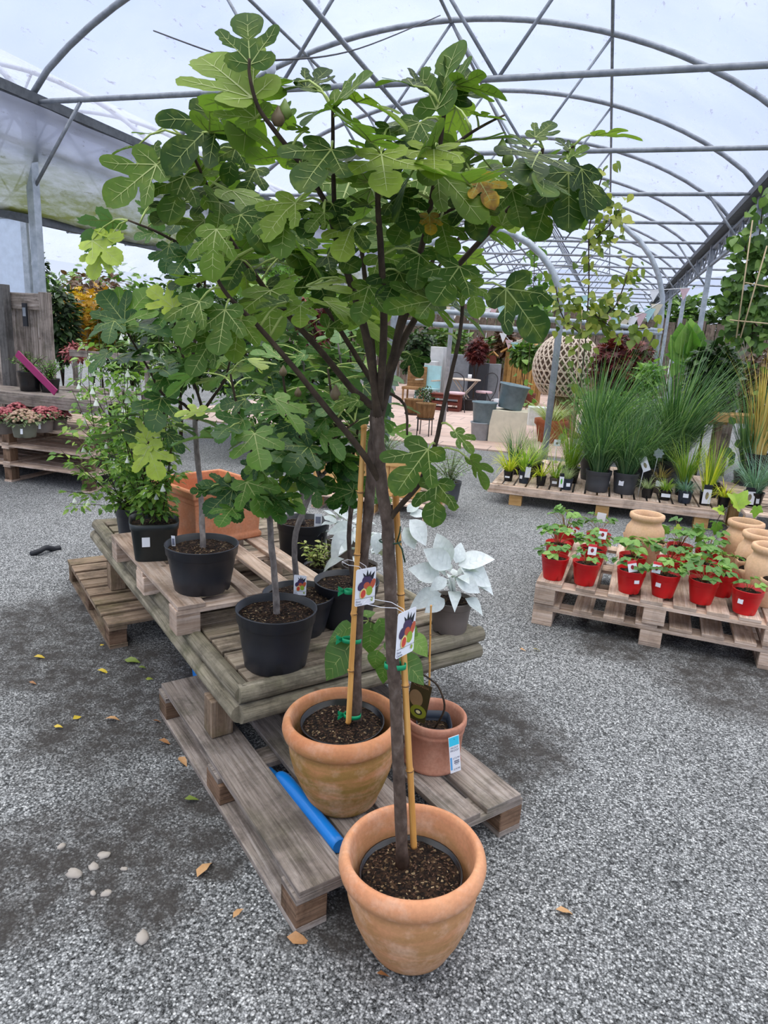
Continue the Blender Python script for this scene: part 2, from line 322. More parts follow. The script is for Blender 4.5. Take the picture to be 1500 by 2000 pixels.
# ================= setting =================
def structure(name, mb, mats, loc=(0,0,0), bevel=0): return tag(obj(name,mb,mats,None,loc,bevel=bevel),kind='structure')
XL,XR,ZG,RISE=-6.2,1.74,3.83,1.42
BAYW=XR-XL
TY=[1.8+2.35*i for i in range(15)]
def gravelmat():
    t=NT('grey_gravel'); ob=t.coord()
    wn=t.nd('ShaderNodeTexNoise',i_Vector=ob,i_Scale=9.0,i_Detail=2.0).outputs['Color']
    wv=t.nd('ShaderNodeVectorMath',operation='MULTIPLY_ADD',i_0=wn); wv.inputs[1].default_value=(.012,.012,.012); t.put(wv.inputs[2],ob)
    v1=t.nd('ShaderNodeTexVoronoi',i_Vector=wv.outputs[0],i_Scale=140.0); v2=t.nd('ShaderNodeTexVoronoi',i_Vector=wv.outputs[0],i_Scale=270.0)
    a=t.nd('ShaderNodeSeparateColor',i_0=v1.outputs['Color']).outputs[0]; b=t.nd('ShaderNodeSeparateColor',i_0=v2.outputs['Color']).outputs[0]
    s=t.math('MULTIPLY_ADD',a,.62); t.put(s.node.inputs[2],t.math('MULTIPLY',b,.38))
    col=t.ramp(s,[(0.06,(40,41,41)),(.28,(92,94,94)),(.52,(142,144,144)),(.76,(182,184,183)),(.95,(230,231,229))])
    edge=t.ramp(v1.outputs['Distance'],[(.3,1.0),(.7,.42)]); col=t.mix(1.0,col,edge,'MULTIPLY')
    big=t.noise(ob,1.1,4,.6); col=t.mix(1.0,col,t.ramp(big,[(.3,.8),(.7,1.12)]),'MULTIPLY')
    # trodden damp earth showing through in patches, deepened under the table as painted shade
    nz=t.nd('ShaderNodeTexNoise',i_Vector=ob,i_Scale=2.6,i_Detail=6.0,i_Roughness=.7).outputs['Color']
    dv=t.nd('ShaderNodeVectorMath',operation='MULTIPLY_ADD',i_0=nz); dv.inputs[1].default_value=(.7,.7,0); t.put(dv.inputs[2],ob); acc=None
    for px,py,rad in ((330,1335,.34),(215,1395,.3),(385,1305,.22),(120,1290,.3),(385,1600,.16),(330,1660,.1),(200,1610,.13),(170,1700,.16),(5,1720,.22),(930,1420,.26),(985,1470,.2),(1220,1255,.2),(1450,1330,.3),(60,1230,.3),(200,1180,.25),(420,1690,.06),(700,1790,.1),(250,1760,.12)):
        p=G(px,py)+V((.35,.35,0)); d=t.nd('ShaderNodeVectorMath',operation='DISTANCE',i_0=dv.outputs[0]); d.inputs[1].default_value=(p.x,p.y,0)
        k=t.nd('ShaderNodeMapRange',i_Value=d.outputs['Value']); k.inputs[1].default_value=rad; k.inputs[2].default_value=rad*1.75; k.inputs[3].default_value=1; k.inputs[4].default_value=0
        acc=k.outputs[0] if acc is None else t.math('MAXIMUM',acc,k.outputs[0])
    sp=t.noise(ob,9,6,.75); mud_shade=t.math('MULTIPLY',acc,t.ramp(sp,[(.42,1.0),(.6,.42)]))
    col=t.mix(t.math('MULTIPLY',mud_shade,.93),col,t.mix(t.noise(ob,20,3),(44,41,39),(66,62,58)))
    t.bump(t.math('SUBTRACT',1.0,v1.outputs['Distance']),.35,.005); return t.fin(col,.85,0,.25)
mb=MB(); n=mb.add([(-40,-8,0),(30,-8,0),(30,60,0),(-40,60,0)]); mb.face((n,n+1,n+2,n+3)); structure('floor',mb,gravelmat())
def pavemat():
    t=NT('pink_stone_paving'); ob=t.coord(); b=t.nd('ShaderNodeTexBrick',i_Vector=ob,i_Scale=1.0); b.inputs['Color1'].default_value=lin((206,182,170)); b.inputs['Color2'].default_value=lin((192,166,152)); b.inputs['Mortar'].default_value=lin((150,134,124)); b.inputs['Mortar Size'].default_value=.012; b.inputs['Brick Width'].default_value=.8; b.inputs['Row Height'].default_value=.55
    return t.fin(t.mix(1.0,b.outputs[0],t.ramp(t.noise(ob,3,4),[(.3,.85),(.7,1.08)]),'MULTIPLY'),.7)
mb=MB(); mb.box((7.4,14.0,.05),(-4.1,17.6,.0)); structure('floor',mb,pavemat())
# ---- film roof
def filmmat(name,dirt,green,tr):
    t=NT(name); ob=t.coord(); mp=t.nd('ShaderNodeMapping',i_Vector=ob); mp.inputs['Scale'].default_value=(11,3.0,11); mp.inputs['Rotation'].default_value=(0,0,.5)
    n=t.noise(mp.outputs[0],1.0,5,.75); sp=t.ramp(n,[(.6,0.0),(.66,1.0)]); n2=t.noise(ob,.7,4,.6)
    haze=t.ramp(n2,[(.3,.0),(.75,1.0)])
    dc=t.mix(t.math('MULTIPLY',sp,dirt),(228,232,252),(120,116,122)); 
    if green: 
        g=t.noise(mp.outputs[0],.6,5,.7); z=t.nd('ShaderNodeSeparateXYZ',i_Vector=t.coord('Generated')).outputs[2]
        dc=t.mix(t.math('MULTIPLY',t.ramp(z,[(.25,1.0),(.85,.12)]),t.ramp(g,[(.25,.5),(.6,1.0)])),dc,(118,126,70))
    tl=t.nd('ShaderNodeBsdfTranslucent',i_Color=dc); df=t.nd('ShaderNodeBsdfDiffuse',i_Color=dc); tp=t.nd('ShaderNodeBsdfTransparent'); tp.inputs[0].default_value=(.97,.985,1,1)
    m1=t.nd('ShaderNodeMixShader',i_0=.25); t.t.links.new(tl.outputs[0],m1.inputs[1]); t.t.links.new(df.outputs[0],m1.inputs[2])
    f=t.math('MULTIPLY_ADD',haze,-.16); t.put(f.node.inputs[2],tr); f=t.math('SUBTRACT',f,t.math('MULTIPLY',sp,.45*dirt))
    m2=t.nd('ShaderNodeMixShader',i_0=f); t.t.links.new(m1.outputs[0],m2.inputs[1]); t.t.links.new(tp.outputs[0],m2.inputs[2]); t.t.links.new(m2.outputs[0],t.o.inputs[0]); return t.mat
film=filmmat('roof_polythene',.8,0,.8)
def arch(u): return ZG+RISE*(1-(2*u-1)**2)**.8
mb=MB()
for b in range(-2,3):
    x0=XL+b*BAYW; prev=None
    for i in range(25):
        u=i/24; x=x0+u*BAYW; z=arch(u)+.05; a=mb.add([(x,-6,z),(x,12,z),(x,36,z)])
        if prev is not None:
            for k in(0,1): mb.face((prev+k,a+k,a+k+1,prev+k+1),0,None,0,True)
        prev=a
structure('ceiling',mb,film)
# ---- steel frame
ORD=['nearest','second','third','fourth','fifth','sixth','seventh','eighth','ninth','tenth','eleventh','twelfth','thirteenth','fourteenth','farthest']
def truss(x0,y,label,group,detail=True):
    t=thing('roof_truss',label,'roof truss',(x0,y,ZG),0,group)
    a=MB(); a.tube([(u*BAYW,0,arch(u)-ZG) for u in [i/28 for i in range(29)]],.032,8); obj('arch',a,M['steel'],t)
    a=MB(); a.tube([(.06,0,.0),(.3,0,0),(BAYW/2,0,0),(BAYW-.3,0,0),(BAYW-.06,0,0)],[.012,.028,.028,.028,.012],8); obj('tie_bar',a,M['steel'],t)
    zz=lambda u: arch(u)-ZG-.03
    for p,q in (((.37,0,0),(.27,0,zz(.27))),((.37,0,0),(.5,0,zz(.5))),((.63,0,0),(.5,0,zz(.5))),((.63,0,0),(.73,0,zz(.73)))):
        a=MB(); a.tube([(p[0]*BAYW,0,p[2]),(q[0]*BAYW,0,q[2])],.017,6); obj('brace',a,M['steel'],t)
    return t
for i,y in enumerate(TY):
    truss(XL,y,f'galvanised steel arched roof truss with tie bar, {ORD[i]} from the front','roof trusses of the middle bay')
for b,nm in ((-1,'left'),(1,'right')):
    for i,y in enumerate(TY[2:11]):
        truss(XL+b*BAYW,y,f'thin steel roof truss seen through the open side of the {nm} bay',f'roof trusses of the {nm} bay')
def purlin(x,z,lab):
    a=MB(); a.tube([(x,-1,z),(x,35,z)],.02,6); tag(obj('roof_purlin',a,M['steel']),lab,'roof purlin',group='lengthwise roof purlins')
xm=(XL+XR)/2
purlin(xm,arch(.5)-.02,'lengthwise steel roof purlin running along the ridge'); purlin(xm,ZG-.03,'lengthwise steel pipe running under the tie bars down the middle'); purlin(XL+.27*BAYW,arch(.27)-.02,'lengthwise steel roof purlin left of the ridge'); purlin(XL+.73*BAYW,arch(.73)-.02,'lengthwise steel roof purlin right of the ridge')
for x,nm in((XL,'left'),(XR,'right')):
    t=thing('gutter_girder',f'dark steel gutter with lattice girder below it along the {nm} side','gutter',(x,0,0),0,'gutters between the bays')
    a=MB(); a.box((.3,42,.03),(0,15,ZG-.02)); a.box((.02,42,.1),(-.15,15,ZG+.02)); a.box((.02,42,.1),(.15,15,ZG+.02)); obj('gutter',a,M['gutter'],t)
    for nm2,z in (('upper_chord',ZG-.1),('lower_chord',ZG-.42)):
        a=MB(); a.box((.05,42,.05),(0,15,z)); obj(nm2,a,M['steel'],t)
    a=MB(); y=-5.0; k=0
    while y<34:
        a.beam((0,y,ZG-.41 if k%2 else ZG-.11),(0,y+.4,ZG-.11 if k%2 else ZG-.41),.03,.03); y+=.4; k+=1
    obj('lattice',a,M['steel'],t)
    for y in TY: a=MB(); a.box((.1,.12,.44),(.0,y,ZG-.2)); obj('bracket',a,M['steel'],t)
for side,x,ys in (('left',XL,TY[2::2]),('right',XR,TY[4::2])):
    for i,y in enumerate(ys[:6]):
        t=thing('steel_post',f'square galvanised post under the {side} gutter, {ORD[i]} from the front','post',(x,y,0),0,f'posts under the {side} gutter')
        a=MB(); a.box((.1,.1,ZG-.4),(0,0,(ZG-.4)/2)); obj('post',a,M['palesteel'],t,bevel=.01)
        s=1 if x<0 else -1
        a=MB(); a.tube([(s*.02,0,3.0),(s*.68,0,ZG-.02)],.018,6); obj('knee_brace',a,M['steel'],t)
# ---- hanging side sheet, lower rail, white panel on the left
sheet=filmmat('algae_stained_polythene',.5,1,.12)
mb=MB(); prev=None
for j in range(9):
    v=j/8; ids=[]
    for i in range(61):
        y=4.2+i*.3; sag=.10*math.sin(PI*v)*(1+.4*math.sin(y*1.9)); ids.append((XL+.17-.32*v**2-sag*.4+.02*math.sin(y*5+v*4),y,ZG-.05-1.07*v+.03*math.sin(y*2.1)*v))
    a=mb.add(ids)
    if prev is not None:
        for i in range(60): mb.face((prev+i,prev+i+1,a+i+1,a+i),0,None,0,True)
    prev=a
tag(obj('side_curtain',mb,sheet),'algae stained polythene curtain rolled down under the left gutter','side curtain')
a=MB(); a.box((.07,19,.13),(XL-.2,13.4,2.72)); tag(obj('curtain_rail',a,M['gutter']),'dark rail along the bottom of the stained polythene curtain','rail')
# ================= the display table and what stands on it =================
TA=math.radians(51.5); TO=V((-1.066,1.916,0)); TR=MX.Translation(TO)@MX.Rotation(TA,4,'Z')
def T(x,y,z=0.0): return TR@V((x,y,z))
TZ=.43
def text(s,size,mat,parent,mx,name='lettering',align='CENTER'):
    cu=bpy.data.curves.new(name,'FONT'); cu.body=s; cu.size=size; cu.align_x=align; cu.extrude=.0002; cu.resolution_u=3
    t=bpy.data.objects.new(name+'_tmp',cu); C.objects.link(t); dg=bpy.context.evaluated_depsgraph_get()
    me=bpy.data.meshes.new_from_object(t.evaluated_get(dg)); bpy.data.objects.remove(t); bpy.data.curves.remove(cu)
    me.name=name; me.materials.clear(); me.materials.append(mat); o=bpy.data.objects.new(name,me); C.objects.link(o); o.parent=parent; o.matrix_local=mx; return o
def pallet(label,W,Ln,Ht,loc,rz,tops,wood='greywood',group=None,name='pallet',th=.022,block='block',cross=3,gap=.004,bottom=True):
    # tops: list of (centre x, width, y0, y1) deck boards running along y
    t=thing(name,label,'pallet',loc,rz,group)
    bl=.1 if W<1.05 else .12; bh=Ht-th*3 if bottom else Ht-th*2
    for (cx,w,y0,y1) in tops:
        a=MB(); a.box((w-gap,y1-y0,th),MX.Translation((cx,(y0+y1)/2,Ht-th/2))@MX.Rotation(U(-.008,.008),4,'Z')); obj('deck_board',a,M[wood],t,bevel=.003)
    for i in range(cross):
        y=bl/2+(Ln-bl)*i/(cross-1); a=MB(); a.box((W,bl,th),(W/2,y,Ht-th*1.5)); obj('cross_board',a,M[wood],t,bevel=.002)
        for j in range(3):
            x=bl/2+(W-bl)*j/2; a=MB(); a.box((bl,bl*1.3 if 0<i<cross-1 else bl,bh),(x,y,(th if bottom else 0)+bh/2)); obj('block',a,M[block],t,bevel=.004)
    if bottom:
        for j in range(3):
            x=bl/2+(W-bl)*j/2; a=MB(); a.box((bl,Ln,th),(x,Ln/2,th/2)); obj('bottom_board',a,M[wood],t,bevel=.002)
    return t
pallet('weathered grey wooden pallet on the gravel, under the front end of the log edged table',.875,1.32,.144,T(-.1,-.643),TA,[(.09,.165,0,1.32),(.29,.12,0,1.32),(.45,.12,0,1.32),(.62,.115,0,1.29),(.79,.16,0,1.32)])
def xpallet(label,loc,rz,Ln,D,Ht,nb,wood,group=None,w=.1,block='block',levels=1):
    # a pallet whose deck boards run across x, long side along y
    t=thing('pallet',label,'pallet',loc,rz,group); th=.02
    for i in range(nb):
        y=w/2+(Ln-w)*i/(nb-1); a=MB(); a.box((D,w-.004+U(-.006,.006),th),MX.Translation((D/2,y,Ht-th/2))@MX.Rotation(U(-.012,.012),4,'Z')); obj('deck_board',a,M[wood],t,bevel=.003)
    for x in (.05,D/2,D-.05):
        a=MB(); a.box((.09,Ln,th),(x,Ln/2,Ht-th*1.5)); obj('stringer_board',a,M[wood],t)
        for y in (.06,Ln/2,Ln-.06): a=MB(); a.box((.09,.1,Ht-th*3),(x,y,th+(Ht-th*3)/2)); obj('block',a,M[block],t,bevel=.003)
        a=MB(); a.box((.09,Ln,th),(x,Ln/2,th/2)); obj('bottom_board',a,M[wood],t)
    return t
xpallet('brown slatted pallet on the gravel under the far left end of the table',T(-.15,1.40),TA,1.14,1.0,.14,8,'darkpallet',w=.12)
# ---- table
tb=thing('display_table','low display table of mossy planks edged with stacked half round rails','table',T(0,0),TA)
W,Ln=1.09,2.36
n=17
for i in range(n):
    y=.09+(Ln-.16)*i/(n-1); a=MB(); a.box((W-.09,.118,.022),MX.Translation((W/2,y,TZ-.014+U(-.002,.002)))@MX.Rotation(U(-.006,.006),4,'Z')); obj('plank',a,M['deckwood'],tb,bevel=.004)
def rail(p,q,r=.0345):
    a=MB(); pts=[V(p)+(V(q)-V(p))*i/10+V((U(-.002,.002),U(-.002,.002),U(-.002,.002))) for i in range(11)]; a.tube(pts,r,14); return a
for z in (TZ-.026,TZ-.096):
    obj('half_round_rail',rail((.01 if z>TZ-.05 else -.006,0,z),(.01 if z>TZ-.05 else -.006,Ln,z)),M['rail'],tb); obj('half_round_rail',rail((W-.015,.02,z),(W-.015,Ln,z)),M['rail'],tb)
    obj('half_round_rail',rail((-.01,.01 if z>TZ-.05 else -.004,z),(W+.03-(.02 if z<.4 else 0),.01 if z>TZ-.05 else -.004,z)),M['rail'],tb); obj('half_round_rail',rail((.0,Ln-.015,z),(W,Ln-.015,z)),M['rail'],tb)
for x,y,z0 in ((-.004,.215,.146),(W-.09,.25,.146),(.01,1.9,.142),(.7,1.83,.142),(.4,1.05,0),(W-.09,1.05,0),(W-.09,2.2,0)):
    zt_=TZ-.132 if x<.05 else TZ-.03; a=MB(); a.box((.085,.085,zt_-z0),(x,y,z0+(zt_-z0)/2)); obj('leg',a,M['darkpallet'],tb,bevel=.004)
for y in (.25,1.05,1.83):
    a=MB(); a.box((W-.1,.05,.08),(W/2,y,TZ-.07)); obj('bearer',a,M['darkpallet'],tb)
# ---- open pallet lying on the table
cr=pallet('pale wooden pallet with open boards lying on the table top',.70,1.1,.128,T(-.07,.505,TZ),TA,[(.06,.12,0,1.1),(.34,.085,0,1.1),(.5,.085,0,1.1),(.655,.09,0,1.1)],'palletwood',th=.02,block='palletwood',bottom=False)
CZ=TZ+.128
# ---- blue pipes
for i,(dx,z0) in enumerate(((0,0),(.055,.0))):
    if i==0: pts=[(.09,-.55,.149),(.089,-.3,.148),(.089,-.16,.138),(.09,-.08,.09),(.09,.2,.06),(.1,.6,.05),(.16,.95,.03),(.3,1.2,.025)]; lab='bright blue plastic pipe lying in the gap of the grey pallet'
    else: pts=[(.2,.74,.03),(.12,.78,.12),(.05,.80,.26),(.03,.79,.33),(.06,.86,.34),(.14,.95,.2),(.25,1.05,.03)]; lab='short blue plastic pipe bent behind the grey pallet under the table'
    a=MB(); a.tube([T(*p) for p in smooth(pts,5)],.023 if i==0 else .02,12); tag(obj('water_pipe',a,M['blue']),lab,'pipe')
# ---- pots
def nursery(mb,rb,rt,h,soil=.82,lip=.22,notch=True,n=36,m=0):
    k=rt*.93; hb=h*(1-lip)
    pr=[(0,.0),(rb*.97,0),(rb,.004),(rb+(k-rb)*.5,hb*.5),(k,hb),(rt*.965,hb+.004),(rt*.985,h-.005),(rt,h-.003),(rt,h),(rt-.006,h),(rt*.94,hb),(rb+(k-rb)*soil*.9-.004,h*soil*.96)]
    n0=len(mb.v); mb.lathe(pr,n,m)
    if notch:
        for i in range(n0,len(mb.v)):
            x,y,z=mb.v[i]
            if z<.0045 and math.hypot(x,y)>rb*.9:
                a=(math.atan2(y,x)/(2*PI)*6)%1
                if a<.16: mb.v[i]=(x,y,z+.009)
def soil_disc(r,z,dome=.008,n=28,rings=5):
    a=MB(); pr=[(0,z+dome)]+[(r*i/rings,z+dome*(1-(i/rings)**2)+U(-.002,.002)) for i in range(1,rings+1)]
    a.lathe(pr[::-1],n,0)
    for i in range(len(a.v)):
        x,y,zz=a.v[i]; a.v[i]=(x,y,zz+U(-.004,.004))
    for k in range(int(330*r*r/.02)):
        an,rr=U(0,6.28),r*.95*U(0,1)**.5; s=U(.0015,.0045); p=V((rr*math.cos(an),rr*math.sin(an),z+dome*(1-(rr/r)**2)+.003)); q=U(0,6.28)
        d=V((math.cos(q),math.sin(q),U(-.2,.4)))*s; e=V((-math.sin(q),math.cos(q),U(-.3,.3)))*s*U(.25,.6); i=a.add([p-d-e,p+d-e,p+d+e,p-d+e]); a.face((i,i+1,i+2,i+3),1 if U(0,1)<.9 else 2,None,U(0,1))
    return a
M['chip']=plain('bark_chip',(78,54,38),.8); M['chippale']=plain('pale_chip',(150,130,100),.8)
SOILM=[M['soil'],M['chip'],M['chippale']]
LABEL={}
def potthing(label,loc,rb,rt,h,mat='black',name='nursery_pot',cat='plant pot',group=None,soil=.86,rz=0,lip=.22,rot=None,sticker=None):
    t=thing(name,label,cat,loc,rz,group); a=MB(); nursery(a,rb,rt,h,soil,lip); obj('pot',a,M[mat],t,(0,0,0),rot)
    obj('compost',soil_disc(rb+(rt*.93-rb)*soil+.004,h*soil),SOILM,t,(0,0,0),rot); LABEL[label]=t
    if sticker:
        ang,zz,w,hh=sticker; rr=rb+(rt*.93-rb)*(zz/h)*1.2+.004; b=MB()
        b.box((w,.001,hh),MX.Rotation(ang,4,'Z')@MX.Translation((0,-rr,zz))@MX.Rotation(-.12,4,'X')); o=obj('sticker',b,M['white'],t); o['label']='white price sticker'
    return t
def classic(R,rb,h):
    k=R/.203; q=h/.284; b=rb
    return [(0,0),(b*.93,0),(b,.008*q),(b+(.13*k-b)*.6,.022*q),(.147*k,.06*q),(.170*k,.115*q),(.183*k,.17*q),(.186*k,.205*q),(.181*k,.217*q),(.19*k,.224*q),(.203*k,.236*q),(.2065*k,.252*q),(.203*k,.268*q),(.195*k,.279*q),(.186*k,.284*q),(.178*k,.281*q),(.173*k,.268*q),(.166*k,.22*q),(.15*k,.12*q),(.11*k,.04*q),(b*.8,.02*q),(0,.02*q)]
def bigpot(name,label,loc,R,rb,h,mat,rot):
    a=MB(); a.lathe(classic(R,rb,h),64); o=obj(name,a,M[mat],None,loc,rot); return tag(o,label,'plant pot')
tiltA=MX.Rotation(math.radians(-3.0),3,FH).to_euler(); tiltB=MX.Rotation(math.radians(-2.5),3,FH).to_euler()
PA=V((-.314,1.532,.006)); PB=V((-.655,1.864,.15)); PC=V((-.428,2.190,.145))
bigpot('terracotta_pot','large terracotta pot with rolled rim standing on the gravel in front of the pallet',PA,.197,.114,.312,'terra',tiltA)
bigpot('terracotta_pot','large terracotta pot stained green and yellow, standing on the grey pallet',PB,.192,.118,.308,'terra2',tiltB)
oa=tiltA.to_matrix()@V((.0,.0,.024)); potthing('glossy black nursery pot of compost sitting inside the front terracotta pot',PA+oa+V((-.002,-.005,0)),.085,.142,.215,'inkpot',rot=tiltA,soil=.93,lip=.12)
ob_=tiltB.to_matrix()@V((.0,.0,.022)); potthing('black nursery pot of compost sunk inside the stained terracotta pot on the pallet',PB+ob_,.085,.138,.262,'inkpot',rot=tiltB,soil=.93,lip=.12)
a=MB(); R=.113; hc=.188
a.lathe([(0,0),(R*.93,0),(R*.96,.004),(R*.96,.014),(R*.91,.02),(R*.93,.09),(R*.955,.135),(R*.985,.139),(R*.985,.148),(R*.965,.152),(R*1.0,.158),(R*1.03,.166),(R*1.03,.183),(R*1.0,hc),(R*.93,hc),(R*.88,.17),(R*.85,.1),(R*.82,.02),(0,.02)],48)
tag(obj('terracotta_pot',a,M['terrapink'],None,PC),'small straight sided terracotta pot with banded rim on the right of the pallet','plant pot')
# square black pot of the climber inside it
def squarepot(label,loc,w,h,mat,rz,soil=.8,sticker=False):
    t=thing('square_pot',label,'plant pot',loc,rz); a=MB(); s=5.0
    a.lathe([(0,0),(w*.40,0),(w*.41,.003),(w*.475,h*.82),(w*.49,h*.83),(w*.505,h),(w*.485,h),(w*.45,h*.8)],48,sq=s); 
    obj('body',a,M[mat],t); b=MB(); b.lathe([(w*.455,h*soil),(w*.25,h*soil+.004),(0,h*soil+.006)],48,sq=s); obj('compost',b,M['soil'],t)
    if sticker: c=MB(); c.box((.035,.001,.045),MX.Translation((-w*.18,-w*.475,h*.55))@MX.Rotation(-.09,4,'X')); obj('sticker',c,M['white'],t)['label']='white barcode sticker'
    return t
squarepot('small square black pot with the climber, set inside the banded terracotta pot',PC+V((-.004,.0,.022)),.128,.140,'navy',math.radians(20),.72)
P={}
def onT(x,y,z): return T(x,y,z)
P['540']=onT(.187,.125,TZ-.002); P['392']=onT(.095,.67,CZ); P['565']=onT(.40,.36,TZ-.002); P['580']=onT(.842,1.185,TZ-.002); P['655']=onT(.62,.34,TZ-.002); P['215']=onT(.10,1.75,TZ-.002)
potthing('matt black nursery pot with a bare fig stem, at the front edge of the table',P['540'],.116,.151,.226)
potthing('black nursery pot standing on the front corner of the pale pallet on the table',P['392'],.116,.154,.2)
potthing('black nursery pot with a picture label, half hidden behind the front pot on the table',P['565'],.114,.152,.165)
potthing('black nursery pot standing far back on the table beyond the terracotta planter',P['580'],.118,.146,.222)
potthing('black nursery pot beside the bamboo cane at the right of the table',P['655'],.112,.142,.192)
potthing('round black pot of the white flowered shrub at the far left table edge',P['215'],.09,.116,.235)
squarepot('square black pot with a barcode sticker on the pale pallet',onT(.035,1.17,CZ),.225,.185,'blacksq',TA-.25,.85,True)
# planted label stakes
def stake(label,loc,rz,w=.022,h=.075,mat='white',tilt=.1):
    t=thing('plant_label',label,'plant label',loc,rz); a=MB(); a.box((w,.0012,h),MX.Rotation(tilt,4,'X')@MX.Translation((0,0,h/2))); obj('card',a,M[mat],t); b=MB(); b.box((w*.7,.0003,h*.5),MX.Rotation(tilt,4,'X')@MX.Translation((0,-.001,h*.55))); obj('print',b,M['ink'],t); return t
stake('narrow white label pushed into the pot on the pale pallet',P['392']+V((-.118,-.03,.165)),.2,.016,.06)
stake('white label tilted in the far black pot behind the fig stems',P['580']+V((.1,-.03,.2)),.4,.04,.075,tilt=-.1)
# terracotta square planter
t=thing('terracotta_planter','square terracotta planter with a stepped rim on the pale pallet','planter',onT(.39,1.42,CZ),TA+.22); w=.43; hh=.30; a=MB()
a.lathe([(0,0),(w*.46,0),(w*.475,.01),(w*.475,.03),(w*.45,.038),(w*.47,hh*.74),(w*.485,hh*.77),(w*.485,hh*.84),(w*.52,hh*.87),(w*.525,hh*.97),(w*.515,hh),(w*.46,hh),(w*.445,hh*.9),(w*.41,.06),(0,.05)],64,sq='box')
obj('body',a,M['terrasq'],t,bevel=.006)
# ---- hanging labels with fig picture
def figcard(label,mx,skew,string):
    t=thing('plant_label',label,'plant label'); t.matrix_world=mx; w,h=.072,.118; a=MB()
    def q(x,z,y=0.0): return (x,y,z+skew*x)
    def poly(mb,pts,y,m=0): n=mb.add([q(x,z,y) for x,z in pts]); mb.face(range(n,n+len(pts)),m,None,.5)
    cs=[(-w/2+.004,-h/2),(w/2-.004,-h/2),(w/2,-h/2+.004),(w/2,h/2-.004),(w/2-.004,h/2),(-w/2+.004,h/2),(-w/2,h/2-.004),(-w/2,-h/2+.004)]
    n=a.add([q(x,z,.0) for x,z in cs]+[q(x,z,.001) for x,z in cs]); a.face(range(n,n+8)); a.face(range(n+15,n+7,-1))
    for i in range(8): a.face((n+i,n+8+i,n+8+(i+1)%8,n+(i+1)%8))
    obj('card',a,M['white'],t)
    def ell(cx,cz,rx,rz,ang=0,k=14): return [(cx+rx*math.cos(2*PI*i/k)*math.cos(ang)-rz*math.sin(2*PI*i/k)*math.sin(ang),cz+rx*math.cos(2*PI*i/k)*math.sin(ang)+rz*math.sin(2*PI*i/k)*math.cos(ang)) for i in range(k)]
    b=MB(); L=[(0,[(-.004,.02),(-.012,.046),(.0,.035),(.004,.055),(.009,.036),(.017,.05),(.017,.034),(.031,.046),(.026,.022)],'darkink'),(1,ell(-.002,.02,.012,.014),'p'),(1,ell(.011,.018,.011,.015,.3),'p'),(1,ell(-.017,.004,.011,.015,-.5),'p'),(2,ell(.003,.004,.011,.011),'r'),(2,ell(.024,.006,.009,.018,-.4),'r'),(3,ell(.013,-.014,.012,.015),'g'),(5,ell(-.009,-.02,.012,.017,-.2),'y'),(4,ell(-.009,-.021,.0085,.013,-.2),'o'),(3,ell(.024,-.043,.004,.006),'g'),(0,[(-.036,-.0355),(.036,-.0355),(.036,-.0345),(-.036,-.0345)],'l')]
    for i,(m,pts,_) in enumerate(L): poly(b,pts,-.0006-.0002*i,m)
    o=obj('picture',b,[M['darkink'],M['figpurple'],M['figrust'],M['figlime'],M['figred'],M['figcream']],t); o['label']='printed picture of ripe figs'
    R_=MX.Rotation(PI/2,4,'X')
    for s,z in (('Ficus',-.047),('Carica',-.0555)): 
        sh=MX.Identity(4); text(s,.0085,M['ink'],t,MX.Translation((-.033,-.0012,z-.033*skew))@R_,'lettering','LEFT')
    c=MB(); c.tube(string,.0008,6); obj('tie_string',c,M['white'],t)
    return t
M['figpurple']=plain('print_purple',(74,58,92),.5); M['figrust']=plain('print_rust',(196,92,62),.5); M['figlime']=plain('print_lime',(150,176,60),.5); M['figred']=plain('print_red',(206,74,58),.5); M['figcream']=plain('print_cream',(234,206,130),.5)
# ================= canes, ties, labels, fig trees =================
def cane(label,p,q,r=.0085,n=5,group=None):
    t=thing('bamboo_cane',label,'bamboo cane',p,0,group); p=V(p); q=V(q); a=MB(); pts=[]; rr=[]; L=(q-p)
    for i in range(n):
        for f,k in ((0,1.0),(.03,1.0),(.9,.97),(.955,1.1),(.97,1.22),(.985,1.05)):
            pts.append(L*((i+f)/n)+V((U(-.0012,.0012),U(-.0012,.0012),0))); rr.append(r*k*(1-.12*(i+f)/n))
    pts.append(L); rr.append(r*.88); a.tube(pts,rr,12); obj('culm',a,M['bamboo'],t)
    for i in range(1,n):
        c=L*((i-.03)/n); d=L.normalized()*.0015; b=MB(); b.tube([c-d,c+d],r*1.2,12); obj('node',b,M['bamboonode'],t)
    return t
M['bamboonode']=plain('bamboo_node',(120,86,52),.6)
HA,HB=1.575,2.0
cA0,cA1=K(808,1655,1.60),K(773,962,1.60); cB0,cB1=K(680,1412,1.965),K(711,830,1.965)
cane('bamboo cane standing beside the stem in the front terracotta pot',cA0,cA1,.0092,4,'canes tied to the two front figs'); cane('bamboo cane tied with green bands to the fig in the stained pot',cB0,cB1,.0092,5,'canes tied to the two front figs')
